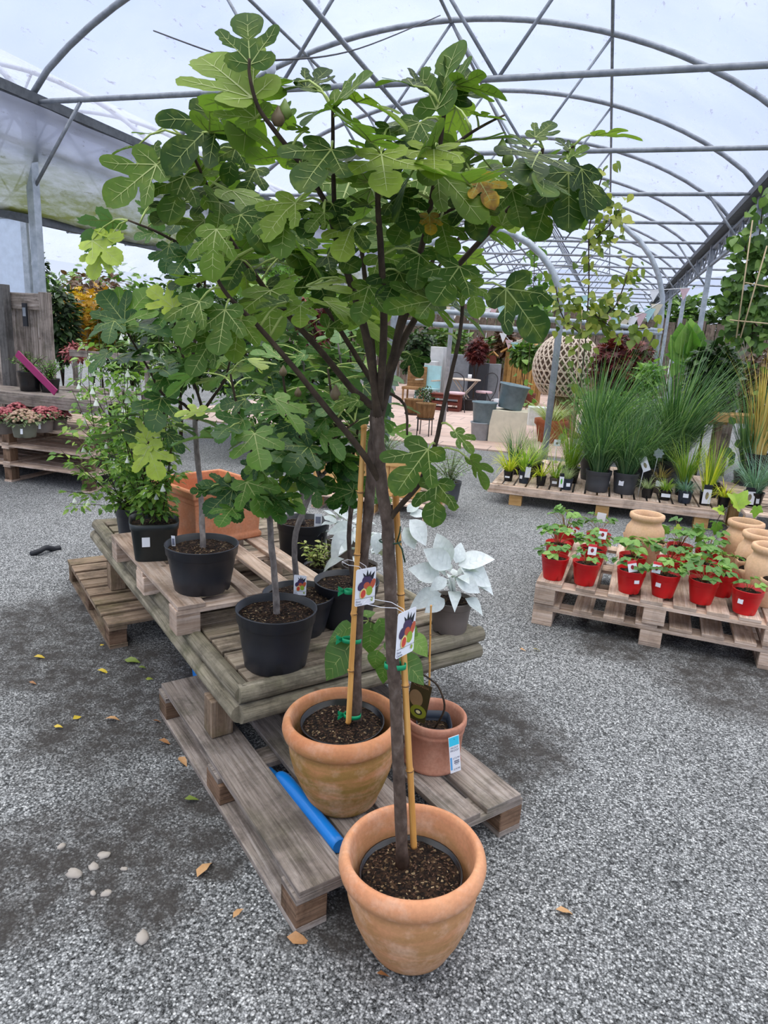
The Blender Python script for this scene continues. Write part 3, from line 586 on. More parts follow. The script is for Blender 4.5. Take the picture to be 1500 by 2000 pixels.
def band(label,c,r,name='plant_tie',mat='green_tie',hgt=.007,ex=1.9,ends=True):
    a=MB(); c=V(c); n=24
    for z in (0,):
        ring=[c+RH*(r*ex*math.cos(2*PI*i/n))+FH*(r*math.sin(2*PI*i/n)) for i in range(n)]
        i0=a.add([p+V((0,0,-hgt)) for p in ring]+[p+V((0,0,hgt)) for p in ring])
        for i in range(n): a.face((i0+i,i0+(i+1)%n,i0+n+(i+1)%n,i0+n+i),0,None,0,True)
    if ends:
        for s in(1,-1):
            p=c-RH*r*ex; e=p-RH*.018+V((0,0,.010*s))-FH*.008; i0=a.add([p+V((0,0,-.006)),p+V((0,0,.006)),e+V((0,0,.008)),e+V((0,0,-.006))]); a.face((i0,i0+1,i0+2,i0+3))
    o=obj(name,a,M[mat]); sd=o.modifiers.new('thickness','SOLIDIFY'); sd.thickness=.0012; return tag(o,label,'plant tie',group='plant ties')
band('green tie knotted round the cane and stem above the stained pot',K(687,1250,1.995),.0165); band('green tie low on the cane just above the compost of the stained pot',K(688,1397,1.985),.019,ex=1.5)
band('green tie behind the left hanging fig label',K(681,1155,1.99),.012,ends=True,ex=1.2); band('green tie below the right hanging fig label',K(772,1300,1.585),.015,ends=False)
a=MB(); c0=K(762,1057,1.59)
a.tube([c0+RH*(.026*math.cos(x))+FH*(.02*math.sin(x)) for x in [i*PI/8 for i in range(17)]],.0022,6); a.tube([K(776,1057,1.565),K(781,1040,1.55),K(782,1028,1.55)],.002,6); a.tube([K(776,1057,1.565),K(785,1072,1.55),K(791,1098,1.56)],.002,6)
tag(obj('plant_tie',a,plain('dark_green_wire',(34,66,44),.5)),'dark green wire tie crossed around the front stem and cane','plant tie',group='plant ties')
def cardmx(px,py,h,yaw): return MX.Translation(K(px,py,h))@MX.Rotation(YAW+yaw,4,'Z')
figcard('hanging white label with fig picture on the left cane above the stained pot',cardmx(714,1146,1.93,.62),0.0,[(-.012,-.001,.052),(-.02,.01,.064),(-.045,.03,.066),(-.05,.06,.068),(-.02,.075,.066),(0,.04,.066),(.004,.01,.062),(.0,-.001,.052)])
figcard('hanging white label with fig picture on the right stem above the front pot',cardmx(793,1236,1.525,.9),0.0,[(-.008,-.001,.052),(-.02,.02,.064),(-.05,.04,.068),(-.07,.08,.072),(-.03,.1,.068),(.0,.05,.064),(-.004,.01,.06),(-.008,-.001,.052)])
hd565=P['565'].dot(FH)-.075; smx=MX.Translation(K(586,1143,hd565))@MX.Rotation(YAW-.1,4,'Z')@MX.Scale(.72,4)
figcard('square picture label standing in the compost of the half hidden black pot',smx,0,[(0,.004,-.05),(0,.004,-.07)])
def PXY(p):
    q=V(p)-EYE; z=q.dot(FW); return 750+FPX*q.dot(RX)/z,1000+FPX*q.dot(DY)/z
def crown(p):
    x,y=PXY(p); return 250<x<1130 and y>(215 if x<470 else 150 if x<900 else 270)
def resample(pts,step=.03):
    out=[]
    for a,b in zip(pts,pts[1:]):
        n=max(1,int((b-a).length/step))
        for i in range(n): out.append(a+(b-a)*i/n)
    out.append(pts[-1]); return out
class Fig:
    def __init__(s,name,label,pot,shapes,mat,group=None,barks=('bark','twig'),size=.15):
        s.t=LABEL[pot]; s.t.name='potted_fig_tree'; s.t['label']=label; s.t['category']='fig tree'; s.t['group']=group; s.b=V(s.t.location); s.sh=shapes; s.mat=mat; s.mb=MB(); s.pt=MB(); s.nodes=[]; s.barks=barks; s.size=size; s.figs=[]
    def stem(s,pts,r0,r1,name='branch',mat=None,nodes=True,n=10):
        q=smooth(pts,4); L=len(q); a=MB(); rr=[r0+(r1-r0)*i/(L-1) for i in range(L)]
        if name=='trunk': 
            for i in range(L): rr[i]*=1+(.08 if i%5==2 else 0)+U(-.02,.02)
            rr[0]*=1.25
        q=[p+V((U(-1,1),U(-1,1),U(-1,1)))*r1*.15 for p in q]
        a.tube([p-s.b for p in q],rr,n); obj(name,a,M[mat or (s.barks[0] if name=='trunk' else s.barks[1])],s.t)
        if nodes:
            rs=resample(q); 
            for i,p in enumerate(rs): s.nodes.append((p,(rs[min(i+1,len(rs)-1)]-rs[max(i-1,0)]).normalized(),i/len(rs)))
    def petiole(s,p,q,sag=.25):
        m=(p+q)/2+V((0,0,(p-q).length*sag)); s.pt.tube([p-s.b,(p*.3+m*.7)-s.b,(q*.35+m*.65)-s.b,q-s.b],[.0027,.0024,.0021,.0018],6,2)
    def leaf(s,base,tip,nrm,rnd=None,shape=None,size=None,mat=0,fold=None,droop=None,pet=True,sx=1.0):
        base,tip=V(base),V(tip); d=tip-base; L=d.length if size is None else size
        if pet:
            p=min(s.nodes,key=lambda k:(k[0]-base).length+ (0.0 if k[0].z<base.z+.03 else .05))[0]
            v=base-p
            if v.length>.2: p=base-v.normalized()*.16-V((0,0,.02))
            s.petiole(p,base)
        s.mb.leaf(shape or rn.choice(s.sh),frame(d,nrm,base-s.b),L*.96,mat,U(0,1) if rnd is None else rnd,fold if fold is not None else U(.05,.3),droop if droop is not None else U(.0,.35),.03,3,sx)
    def hero(s,bx,by,tx,ty,h,dh=0.0,face=(0,-.6,.7),**k):
        # face: (right, away, up) of the upper surface
        b=K(bx,by,h); t=K(tx,ty,h+dh); n=RH*face[0]+FH*face[1]+V((0,0,1))*face[2]; s.leaf(b,t,n,**k)
    def fruit(s,p,r=.016,mat='figfruit'): s.figs.append((V(p),r,mat))
    def scatter(s,n,f0=.3,ok=None,hang=.5):
        nd=[k for k in s.nodes if k[2]>=f0]; c=0; tries=0
        while c<n and tries<n*12:
            tries+=1; p,d,f=rn.choice(nd); a=U(0,2*PI); o=V((math.cos(a),math.sin(a),U(-.1,.9))); o=(o-d*o.dot(d)*.5).normalized()
            b=p+o*U(.06,.15)
            if ok and not ok(b): continue
            out=V((o.x,o.y,U(-hang*1.6,.25))).normalized(); L=s.size*U(.65,1.15)
            s.petiole(p,b,.1); nrm=V((U(-.5,.5),U(-.5,.5),1)); s.leaf(b,b+out*L,nrm,pet=False); c+=1
    def done(s,spec=None):
        s.mb.v+= []; n0=len(s.mb.v)
        for i,f in enumerate(s.pt.f): pass
        base=s.mb.add(s.pt.v)
        for f,m,u,r,sm in zip(s.pt.f,s.pt.m,s.pt.uv,s.pt.r,s.pt.sm): s.mb.face([base+i for i in f],2,u,r,sm)
        obj('foliage',s.mb,[M[s.mat],M['figyellow'],M['petiole'],M['vein']],s.t)
        for p,r,m in s.figs:
            a=MB(); a.lathe([(0,-r*1.05),(r*.6,-r*.9),(r*.98,-r*.25),(r*.9,r*.35),(r*.5,r*1.0),(r*.22,r*1.5),(.001,r*1.7)],14,0); obj('fig',a,M[m],s.t,p-s.b)
        return s.t
# ---------- the two standards in front
A=Fig('fig_tree','tall grafted fig tree with broad lobed leaves rising from the front terracotta pot','glossy black nursery pot of compost sitting inside the front terracotta pot',FIG,'fig','front fig trees',size=.15)
A.stem([K(787,1690,1.585),K(778,1480,1.585),K(766,1260,1.585),K(760,1110,1.58),K(757,1030,1.58),K(744,945,1.575),K(741,880,1.57),K(738,815,1.57)],.0165,.0135,'trunk',nodes=False,n=14)
B=Fig('fig_tree','tall fig tree with broad lobed leaves growing from the stained pot on the pallet','black nursery pot of compost sunk inside the stained terracotta pot on the pallet',FIG,'fig','front fig trees',size=.16)
B.stem([K(696,1425,2.0),K(697,1300,2.0),K(701,1200,2.0),K(709,1100,1.99),K(718,1020,1.98),K(725,930,1.96),K(730,850,1.94),K(735,790,1.92)],.017,.014,'trunk',nodes=False,n=14)
def br(F,pts,r0,r1): F.stem([K(*p) for p in pts],r0,r1)
br(A,[(738,820,1.57),(730,740,1.55),(712,640,1.52),(685,555,1.48),(655,460,1.44),(640,400,1.42)],.0115,.005)
br(A,[(739,825,1.57),(760,740,1.6),(780,640,1.6),(800,560,1.58),(832,450,1.55),(852,330,1.5),(868,220,1.47)],.011,.004)
br(A,[(742,800,1.57),(792,655,1.62),(880,535,1.64),(980,425,1.62),(1045,340,1.6),(1060,290,1.58)],.009,.0035)
br(A,[(740,800,1.57),(750,640,1.5),(744,500,1.44),(738,390,1.4),(742,300,1.38)],.0095,.004)
br(A,[(760,1015,1.58),(785,984,1.56),(816,949,1.53),(835,909,1.51),(850,868,1.5),(870,780,1.48),(889,697,1.46),(901,633,1.45),(905,560,1.44)],.007,.0035)
br(A,[(744,944,1.575),(705,880,1.54),(640,800,1.5),(582,728,1.46),(507,640,1.42),(450,584,1.4),(425,545,1.39)],.0085,.0035)
br(A,[(655,460,1.44),(652,380,1.42),(650,290,1.4),(650,215,1.38)],.0055,.003)
br(A,[(645,410,1.42),(595,330,1.38),(540,260,1.35),(505,210,1.33),(488,150,1.32),(487,115,1.32)],.0055,.0025)
br(A,[(852,330,1.5),(880,290,1.52),(935,250,1.55),(985,225,1.56)],.0045,.002)
br(A,[(1045,340,1.6),(1075,330,1.58),(1105,300,1.56),(1120,285,1.55)],.004,.002)
br(A,[(838,430,1.55),(900,400,1.5),(940,370,1.47)],.004,.002)
br(B,[(735,800,1.92),(700,770,1.9),(683,755,1.88),(630,690,1.85),(585,640,1.8),(534,584,1.78),(500,540,1.75),(465,490,1.72),(435,440,1.7),(408,370,1.68)],.0105,.004)
br(B,[(735,795,1.92),(729,752,1.92),(689,685,1.9),(651,624,1.9),(601,549,1.9),(577,507,1.9),(550,420,1.88)],.009,.0035)
br(B,[(735,795,1.92),(768,690,1.95),(800,600,2.0),(840,520,2.02),(870,450,2.05),(900,340,2.05)],.009,.004)
br(B,[(735,795,1.92),(725,650,1.95),(710,520,1.98),(700,430,2.0),(690,330,2.0)],.009,.004)
br(B,[(745,760,1.92),(790,790,1.9),(795,850,1.88)],.005,.003)
br(B,[(435,440,1.7),(390,330,1.66),(355,265,1.64)],.005,.0025)
br(B,[(800,600,2.0),(858,520,2.1),(930,420,2.15),(985,380,2.18)],.006,.0025)
FR=(0,-.75,.5); UN=(0,.35,.8); DN=(0,-.3,.9)
HR=A.hero
for a in [ # base, tip, distance, depth change, facing
 (489,126,478,4,1.32,.02,FR),(493,192,388,97,1.33,.06,(0,-.6,.6)),(500,232,428,172,1.35,.03,FR),(655,202,728,142,1.38,-.02,(.1,-.5,.7)),(647,214,588,222,1.36,-.06,(0,.2,.9)),(670,232,728,245,1.37,-.05,(0,.3,.9)),
 (620,178,560,148,1.4,.04,(0,-.4,.8)),(598,172,642,135,1.42,.04,(0,-.5,.7)),(582,160,542,140,1.43,.05,(0,-.2,.9)),(807,168,745,136,1.46,.03,(0,-.3,.9)),(697,200,802,212,1.43,-.04,(0,-.1,1)),(853,214,888,72,1.47,.02,(-.6,-.6,.3)),
 (880,190,925,130,1.48,.05,(.3,-.7,.4)),(893,167,994,178,1.46,-.03,(0,.1,1)),(815,170,840,130,1.5,.03,FR),(930,226,990,232,1.55,-.03,(0,-.1,1)),(910,277,1000,260,1.52,.02,(0,-.15,1)),(847,290,850,335,1.42,-.1,(0,-.6,.75)),
 (745,303,757,378,1.36,-.08,(0,-.8,.5)),(770,280,772,330,1.4,-.03,FR),(587,320,570,272,1.37,.03,FR),(647,293,586,362,1.33,-.08,(0,-.75,.6)),(577,397,512,440,1.38,-.06,(0,-.6,.7)),(630,413,588,452,1.38,-.05,FR),(687,443,664,498,1.38,-.06,(.1,-.8,.5)),
 (650,400,668,445,1.4,-.04,FR),(853,333,948,420,1.45,-.05,(.2,-.7,.5)),(907,393,940,458,1.48,-.05,FR),(1045,268,1082,238,1.58,.03,(0,-.5,.7)),(1035,285,990,275,1.57,-.03,(0,-.5,.7)),(1163,265,1256,262,1.55,-.02,(0,-.12,1)),(1112,292,1088,268,1.55,.02,(0,-.4,.8)),
 (1108,312,1150,285,1.54,0,(0,-.5,.7)),(1110,337,1114,442,1.53,-.06,(0,-.9,.3)),(1135,330,1147,430,1.52,-.04,(.5,-.7,.3)),(1072,378,1046,466,1.55,-.05,(0,-.9,.3)),(1000,372,1018,442,1.55,-.05,FR),(1090,350,1050,330,1.58,-.02,(0,.2,.9)),(1050,330,1105,345,1.56,-.04,(0,-.4,.8)),
 (423,448,402,530,1.38,-.05,(-.2,-.8,.4)),(560,413,546,487,1.38,-.06,FR),(633,416,600,447,1.36,-.03,FR),(691,445,667,496,1.38,-.05,FR),(531,485,498,412,1.42,.02,FR),(587,597,587,640,1.44,-.05,FR),(440,605,425,692,1.38,-.05,(-.1,-.8,.4)),
 (414,664,370,730,1.38,-.04,FR),(390,589,345,665,1.38,-.05,(-.2,-.7,.5)),(470,625,452,694,1.4,-.05,FR),(600,560,680,552,1.46,-.05,(0,-.3,.9)),(560,590,500,600,1.44,-.02,(0,-.3,.9)),
 (897,521,848,590,1.44,-.07,(0,-.8,.5)),(845,588,752,602,1.43,-.05,(0,-.6,.7)),(917,553,937,606,1.45,-.04,FR),(988,564,1064,656,1.47,-.04,(-.3,-.7,.5)),(820,498,812,556,1.46,-.05,FR),(780,532,748,596,1.47,-.05,FR),(812,555,838,578,1.46,-.03,FR),(862,653,822,651,1.46,0,(0,.0,1)),
 (801,692,820,730,1.62,-.04,(0,-.6,.6)),(890,845,926,882,1.46,-.02,(.4,-.5,.5)),(836,878,770,962,1.46,-.06,(-.3,-.75,.5)),(853,943,846,1024,1.46,-.05,(0,-.85,.4)),(918,898,960,945,1.48,.0,(.2,.4,.7)),(700,782,652,792,1.5,-.02,(0,-.5,.7)),
 (640,500,700,520,1.42,-.05,FR),(720,560,700,620,1.45,-.05,FR),(470,420,520,470,1.4,-.05,(0,-.6,.6)),(960,330,1030,350,1.55,-.03,(0,-.4,.8)),(980,440,1000,385,1.6,.02,FR),(700,300,660,330,1.4,-.05,(0,.1,1)),(800,300,830,260,1.46,.02,(0,.3,.9)),(760,250,720,280,1.42,-.04,(0,-.5,.8)),(820,240,790,300,1.45,-.05,FR),(900,330,940,300,1.52,0,(0,.2,.9)),
 (560,230,520,205,1.36,.03,FR),(600,255,560,250,1.37,0,(0,.1,1)),(640,330,690,340,1.38,-.05,(0,-.5,.8)),(720,400,690,400,1.4,-.04,(0,-.6,.7)),(800,420,770,470,1.48,-.06,FR),(860,430,880,500,1.5,-.06,FR),(780,380,800,440,1.45,-.06,FR)]:
    HR(*a)
A.hero(935,352,966,398,1.46,-.04,FR,mat=1); A.hero(838,420,842,455,1.47,-.03,FR,mat=1)
A.scatter(20,.35,lambda p:p.z>1.72 and crown(p),.5)
for q in ((556,218,1.36,'figfruit'),(543,232,1.35,'figbrown'),(980,292,1.52,'figfruit'),(992,312,1.52,'figfruit'),(655,770,1.52,'figbrown')): A.fruit(K(q[0],q[1],q[2]),.0125,q[3])
A.done()
HR=B.hero
for a in [(425,238,318,318,1.62,-.06,(-.1,-.85,.3)),(428,235,395,168,1.63,.03,FR),(306,322,208,398,1.62,-.04,(-.15,-.85,.3)),(300,318,345,270,1.64,.02,FR),(265,288,215,290,1.66,0,DN),(300,262,275,255,1.68,.04,DN),(360,345,325,430,1.66,-.06,FR),(385,350,420,300,1.66,0,FR),(350,400,300,440,1.66,-.05,FR),(410,370,440,430,1.68,-.06,FR),(400,430,350,470,1.68,-.05,FR),
 (460,290,440,340,1.7,-.05,FR),(500,330,470,380,1.74,-.05,FR),(520,400,470,440,1.76,-.06,FR),(700,350,680,420,2.0,-.08,FR),(840,345,800,450,1.98,-.1,(.1,-.85,.3)),(890,350,868,445,2.0,-.1,(-.1,-.85,.3)),(760,400,720,470,1.95,-.08,FR),(930,330,960,420,2.05,-.1,FR),(560,450,590,520,1.86,-.06,FR),(610,520,640,590,1.88,-.06,FR),(520,560,560,600,1.8,-.05,FR),(650,560,610,600,1.9,-.05,FR),(480,500,440,560,1.76,-.05,FR),(800,480,840,540,2.0,-.06,FR),(740,500,780,560,1.95,-.06,FR),(985,385,1010,440,2.16,-.06,FR),(640,640,690,600,1.9,-.03,FR)]:
    HR(*a)
B.scatter(40,.3,lambda p:p.z>1.68 and crown(p),.6)
B.done()
# ---------- the potted figs on the table
def kk(L): return [K(*p) for p in L]
D=Fig('fig_tree','slim young fig with forked grey stem in the black pot on the pale pallet','black nursery pot standing on the front corner of the pale pallet on the table',FIGC+FIG[1:2],'figdark','young figs on the table',('bark_grey','twig'),.14)
D.stem([P['392']+V((.005,0,.165)),*kk([(392,960,2.86),(384,880,2.86),(381,815,2.86)])],.0125,.0105,'trunk',nodes=False)
for L in ([(381,820,2.86),(360,790,2.83),(318,770,2.8),(290,720,2.78),(243,640,2.74)],[(383,820,2.86),(395,800,2.84),(372,730,2.82),(345,660,2.8),(340,600,2.8)],[(388,815,2.86),(420,770,2.88),(440,740,2.88),(450,700,2.86)],[(325,772,2.8),(320,810,2.74),(288,868,2.66)],[(372,730,2.82),(385,640,2.84),(400,560,2.86),(395,500,2.86),(385,440,2.84)],[(395,500,2.86),(340,470,2.82),(300,450,2.78),(250,430,2.76)],[(385,560,2.86),(420,520,2.9),(440,480,2.9)]): D.stem(kk(L),.0075,.0035)
for a in [(243,630,195,565,2.74,.0,FR),(240,632,290,560,2.74,.05,FR),(245,636,170,640,2.72,-.03,DN),(245,640,320,625,2.72,-.05,DN),(338,600,290,560,2.78,0,FR),(345,600,410,570,2.8,0,FR),(335,605,300,640,2.78,-.08,DN),(205,490,175,540,2.74,-.05,FR),(180,470,230,505,2.74,-.05,FR),(225,470,190,440,2.76,0,DN),(300,455,262,460,2.78,-.04,FR),(330,480,320,530,2.8,-.04,FR),(288,868,260,900,2.66,-.02,FR),(290,872,310,935,2.65,-.05,FR),(285,860,300,810,2.67,0,FR),(210,690,170,720,2.72,-.05,DN),(230,700,290,690,2.72,-.05,DN)]: D.hero(*a,rnd=.98 if a[1] in(490,470,872,860,868) else None)
D.scatter(48,.3,lambda p:p.z>1.0,.5); D.fruit(K(318,650,2.76),.014); D.fruit(K(405,655,2.84),.014,'figbrown'); D.done()
E_=Fig('fig_tree','bushy young fig with deeply cut leaves in the front black pot on the table','matt black nursery pot with a bare fig stem, at the front edge of the table',FIGC,'figdark','young figs on the table',('bark_grey','twig'),.13)
E_.stem([P['540']+V((.003,0,.18)),*kk([(537,1130,2.33),(530,1060,2.33),(526,990,2.33),(532,968,2.33),(548,945,2.34)])],.0125,.0095,'trunk',nodes=False)
for L in ([(545,950,2.34),(572,915,2.38),(590,895,2.4),(620,885,2.42),(660,850,2.45),(700,820,2.46)],[(528,1000,2.33),(505,985,2.3),(485,970,2.28),(455,950,2.26)],[(510,930,2.3),(497,893,2.27),(488,868,2.25),(475,830,2.24),(462,790,2.22),(450,730,2.2)],[(535,965,2.33),(512,935,2.31)],[(590,895,2.4),(580,840,2.4),(560,780,2.38),(552,730,2.36)],[(660,850,2.45),(650,790,2.46),(640,720,2.46)]): E_.stem(kk(L),.0075,.0035)
for a in [(508,915,510,985,2.26,-.03,FR),(505,905,470,930,2.26,-.02,FR),(455,955,400,1005,2.22,-.04,FR),(458,962,460,1020,2.23,-.03,FR),(452,948,385,945,2.24,-.03,DN),(400,960,372,958,2.2,-.02,FR),(590,820,560,880,2.34,-.05,FR),(545,860,520,920,2.3,-.06,FR),(475,820,415,850,2.22,-.03,FR),(500,850,540,870,2.24,-.05,FR),(570,900,610,960,2.36,-.05,FR),(480,780,430,790,2.22,-.02,FR)]: E_.hero(*a)
E_.scatter(56,.25,lambda p:p.z>.78,.5); E_.fruit(K(445,935,2.22),.014); E_.fruit(K(553,727,2.36),.014,'figbrown'); E_.fruit(K(582,768,2.36),.013,'figbrown'); E_.done()
F_=Fig('fig_tree','young fig with a leaning grey stem in the half hidden black pot','black nursery pot with a picture label, half hidden behind the front pot on the table',FIGC,'figdark','young figs on the table',('bark_grey','bark_grey'),.13)
F_.stem([P['565']+V((-.01,.01,.135)),*kk([(575,1060,2.6),(592,1000,2.62),(610,955,2.64),(632,925,2.66)])],.0125,.010,'trunk',nodes=False)
for L in ([(632,925,2.66),(660,900,2.7),(690,880,2.74),(720,840,2.76)],[(625,935,2.66),(610,880,2.68),(620,820,2.7),(600,760,2.7),(590,690,2.7)],[(640,915,2.66),(650,860,2.68),(670,800,2.7),(668,730,2.7),(660,670,2.7)]): F_.stem(kk(L),.0075,.0035)
F_.scatter(50,.15,lambda p:p.z>.8,.5); F_.done()
G_=Fig('fig_tree','young fig with dark toothed leaves in the black pot by the cane','black nursery pot beside the bamboo cane at the right of the table',FIGC,'figdark','young figs on the table',('bark','twig'),.12)
G_.stem([P['655']+V((.03,.01,.16)),*kk([(681,1050,2.74),(690,960,2.74),(688,900,2.74)])],.011,.008,'trunk',nodes=False)
for L in ([(688,905,2.74),(668,880,2.72),(655,850,2.7),(650,780,2.7)],[(688,900,2.74),(700,820,2.76),(690,740,2.78),(680,660,2.78)],[(690,940,2.74),(640,960,2.7),(620,900,2.68)]): G_.stem(kk(L),.006,.003)
for a in [(690,960,620,940,2.7,-.02,FR),(690,975,640,985,2.7,-.02,FR),(700,930,660,920,2.7,0,FR)]: G_.hero(*a)
G_.scatter(34,.1,lambda p:p.z>.78,.5); G_.done()
I_=Fig('fig_tree','leafy fig in the far black pot beyond the terracotta planter','black nursery pot standing far back on the table beyond the terracotta planter',FIGC,'figdark','young figs on the table',('bark_grey','twig'),.14)
I_.stem([P['580']+V((0,0,.185)),*kk([(588,930,3.5),(580,860,3.5)])],.012,.01,'trunk',nodes=False)
for L in ([(580,865,3.5),(560,800,3.48),(520,740,3.46),(470,680,3.44)],[(582,860,3.5),(600,780,3.52),(620,700,3.54),(600,620,3.54)],[(580,840,3.5),(640,760,3.54),(690,690,3.56)],[(560,800,3.48),(540,700,3.48),(530,620,3.48),(545,560,3.5)]): I_.stem(kk(L),.007,.0035)
I_.scatter(95,.1,lambda p:p.z>.95,.5); I_.done()
# ================= other plants on and around the table =================
def hd(p): return V(p).dot(FH)
# climber in the banded pot
M['kiwi']=leafmat('heart_leaf',[(0,(66,100,40)),(.5,(92,132,54)),(1,(128,164,74))],((140,164,90),.5),.35)
pb=PC+V((-.004,0,.115)); hk=2.06
sq0=[o for o in C.objects if o.get('label','').startswith('small square black pot with the climber')][0]; sq0.name='potted_climber'; sq0['label']='young heart leaved climber in a small square black pot inside the banded terracotta pot'; sq0['category']='climbing plant'
t=sq0; pb0=pb; pb=V(t.location); sq0.rotation_euler=(0,0,0)
for c_ in sq0.children: c_.rotation_euler=(0,0,math.radians(20))
a=MB()
st=smooth([pb0,K(868,1385,2.16),K(858,1345,2.14),K(838,1325,2.1),K(800,1300,2.08),K(765,1255,2.07),K(738,1222,2.06),K(720,1212,2.06)],5); a.tube([p-pb for p in st],[.004-.002*i/len(st) for i in range(len(st))],7); obj('stem',a,M['twig'],t)
f=MB(); pt=MB()
for (bx,by,tx,ty,dh,r,n) in ((724,1221,722,1278,-.02,.4,(0,-.8,.5)),(684,1226,638,1246,.0,.2,(0,-.3,.9)),(682,1262,630,1322,-.03,.15,(-.2,-.5,.6)),(742,1212,750,1246,0,.5,(.2,-.6,.6)),(736,1274,731,1308,-.01,.55,(0,-.8,.5)),(752,1290,742,1334,-.02,.45,(-.5,-.6,.5)),(786,1288,832,1330,-.03,.3,(.3,-.5,.7)),(806,1246,838,1278,-.02,.95,(.3,-.6,.6)),(800,1226,818,1240,0,.7,(.2,-.7,.6)),(712,1202,732,1192,.02,.5,(0,-.3,.9)),(760,1250,775,1280,-.02,.3,(0,-.6,.6))):
    p,q=K(bx,by,hk),K(tx,ty,hk+dh); nn=RH*n[0]+FH*n[1]+V((0,0,n[2])); f.leaf(HEART,frame(q-p,nn,p-pb),(q-p).length*1.06,0,r,.12,.25,.03,1); s=min(st,key=lambda k:(k-p).length); pt.tube([s-pb,(s+p)/2-pb+V((0,0,.01)),p-pb],.0018,5)
obj('foliage',f,[M['kiwi'],M['vein']],t); obj('petioles',pt,M['petiole'],t)
cane('thin bamboo stick standing in the pot of the heart leaved climber',K(838,1345,2.15),K(842,1182,2.15),.0035,3)
# climber's picture label
t=thing('plant_label','dark picture label with kiwi fruit pushed into the small square pot','plant label'); t.matrix_world=MX.Translation(K(817,1370,2.12))@MX.Rotation(YAW-.45,4,'Z')@MX.Rotation(.12,4,'Y'); a=MB(); a.box((.062,.0014,.118)); t.scale=(1.25,)*3; obj('card',a,M['darkcard'] if 'darkcard' in M else plain('dark_green_card',(52,48,26),.35),t)
def disc(cx,cz,rx,rz,y,mat,nm,ang=0,part=t):
    b=MB(); n=b.add([(cx+rx*math.cos(x)*math.cos(ang)-rz*math.sin(x)*math.sin(ang),y,cz+rx*math.cos(x)*math.sin(ang)+rz*math.sin(x)*math.cos(ang)) for x in [i*PI/12 for i in range(24)]]); b.face(range(n,n+24)); return obj(nm,b,mat,part)
kb=plain('kiwi_skin_print',(128,104,72),.5); kg=plain('kiwi_flesh_print',(116,124,34),.5); kw=plain('kiwi_core_print',(204,200,150),.5)
disc(-.008,.008,.02,.026,-.001,kb,'printed_fruit',.3); disc(.006,-.03,.024,.02,-.0013,kg,'printed_slice'); disc(.006,-.03,.012,.009,-.0017,M['darkink'],'printed_seeds'); disc(.006,-.03,.007,.005,-.002,kw,'printed_core')
text('ACTINIDIA',.0095,kb,t,MX.Translation((0,-.0015,.046))@MX.Rotation(PI/2,4,'X'))
# price tag
t=thing('price_tag','white price tag with a cyan top hanging on the banded terracotta pot','price tag'); c=K(888,1473,hd(PC)-.13)
t.matrix_world=MX.Translation(c)@MX.Rotation(YAW+.45,4,'Z')@MX.Rotation(-.13,4,'Y')@MX.Rotation(-.05,4,'X'); a=MB(); a.box((.042,.0014,.142)); obj('card',a,M['white'],t)
b=MB(); b.box((.039,.0004,.034),(0,-.0009,.052)); obj('cyan_panel',b,M['cyan'],t); b=MB(); b.box((.007,.0004,.05),(-.0155,-.0009,-.034)); obj('blue_stripe',b,M['bluepr'] if 'bluepr' in M else plain('blue_print',(96,170,226),.5),t)
disc(.001,.06,.0015,.0015,-.0013,M['darkink'],'hole',0,t)
RXX=MX.Rotation(PI/2,4,'X')
for s,z,sz,x in (('FROST',.023,.0105,0),('PROOF',.0125,.0105,0),('£12.99',-.018,.0095,.005),('£14.99',-.0615,.0095,.005)): text(s,sz,M['ink'],t,MX.Translation((x,-.0012,z))@RXX)
for i,z in enumerate((-.0275,-.0345,-.041)): b=MB(); b.box((.02 if i<2 else .014,.0003,.0052 if i<2 else .002),(.006,-.0009,z)); obj('small_print',b,M['ink'],t)
# silver felted plants
M['silver']=leafmat('silver_felt_leaf',[(0,(192,202,200)),(.5,(214,222,222)),(1,(234,239,240))],((200,210,210),.4),.12,.85,.1)
def felt(mb,n,size,h,spread,heros=()):
    for i in range(n):
        a=2.4*i+U(-.3,.3); k=i/n; d=V((math.cos(a),math.sin(a),.15+1.4*(1-k)-.25*k)).normalized(); p=V((math.cos(a)*.02,math.sin(a)*.02,h*(1-k*.75))); s=size*U(.7,1.1)*(.55+.6*k)
        b=p+d*spread*(.3+.7*k); nrm=V((-d.x*.5,-d.y*.5,1)); mb.leaf(FELT,frame(V((d.x,d.y,d.z-.1)),nrm,b),s,0,None,U(.1,.6),U(.2,.9),.13,1)
def silver(label,loc,hpot,rt,size,n,hgt,spr,extra=()):
    t=potthing(label,loc,rt*.8,rt,hpot,'taupe','potted_silver_plant','silver leaved plant','silver felt leaved plants',.88,0,.22)
    f=MB(); felt(f,n,size,hgt,spr)
    for (bx,by,tx,ty,h,dh,n3) in extra:
        p,q=K(bx,by,h)-V(loc),K(tx,ty,h+dh)-V(loc); f.leaf(FELT,frame(q-p,RH*n3[0]+FH*n3[1]+V((0,0,n3[2])),p-V((0,0,hpot*.88))),(q-p).length,0,U(.4,1),.3,.3,.06,1)
    obj('foliage',f,[M['silver'],M['silver']],t,(0,0,hpot*.88)); a=MB()
    for k in range(4): a.tube([(U(-.02,.02),U(-.02,.02),0),(U(-.03,.03),U(-.03,.03),hgt*.9)],.006,6)
    obj('stems',a,M['silver'],t,(0,0,hpot*.88)); return t
ps=T(.985,.065,TZ-.002); hsn=hd(ps)
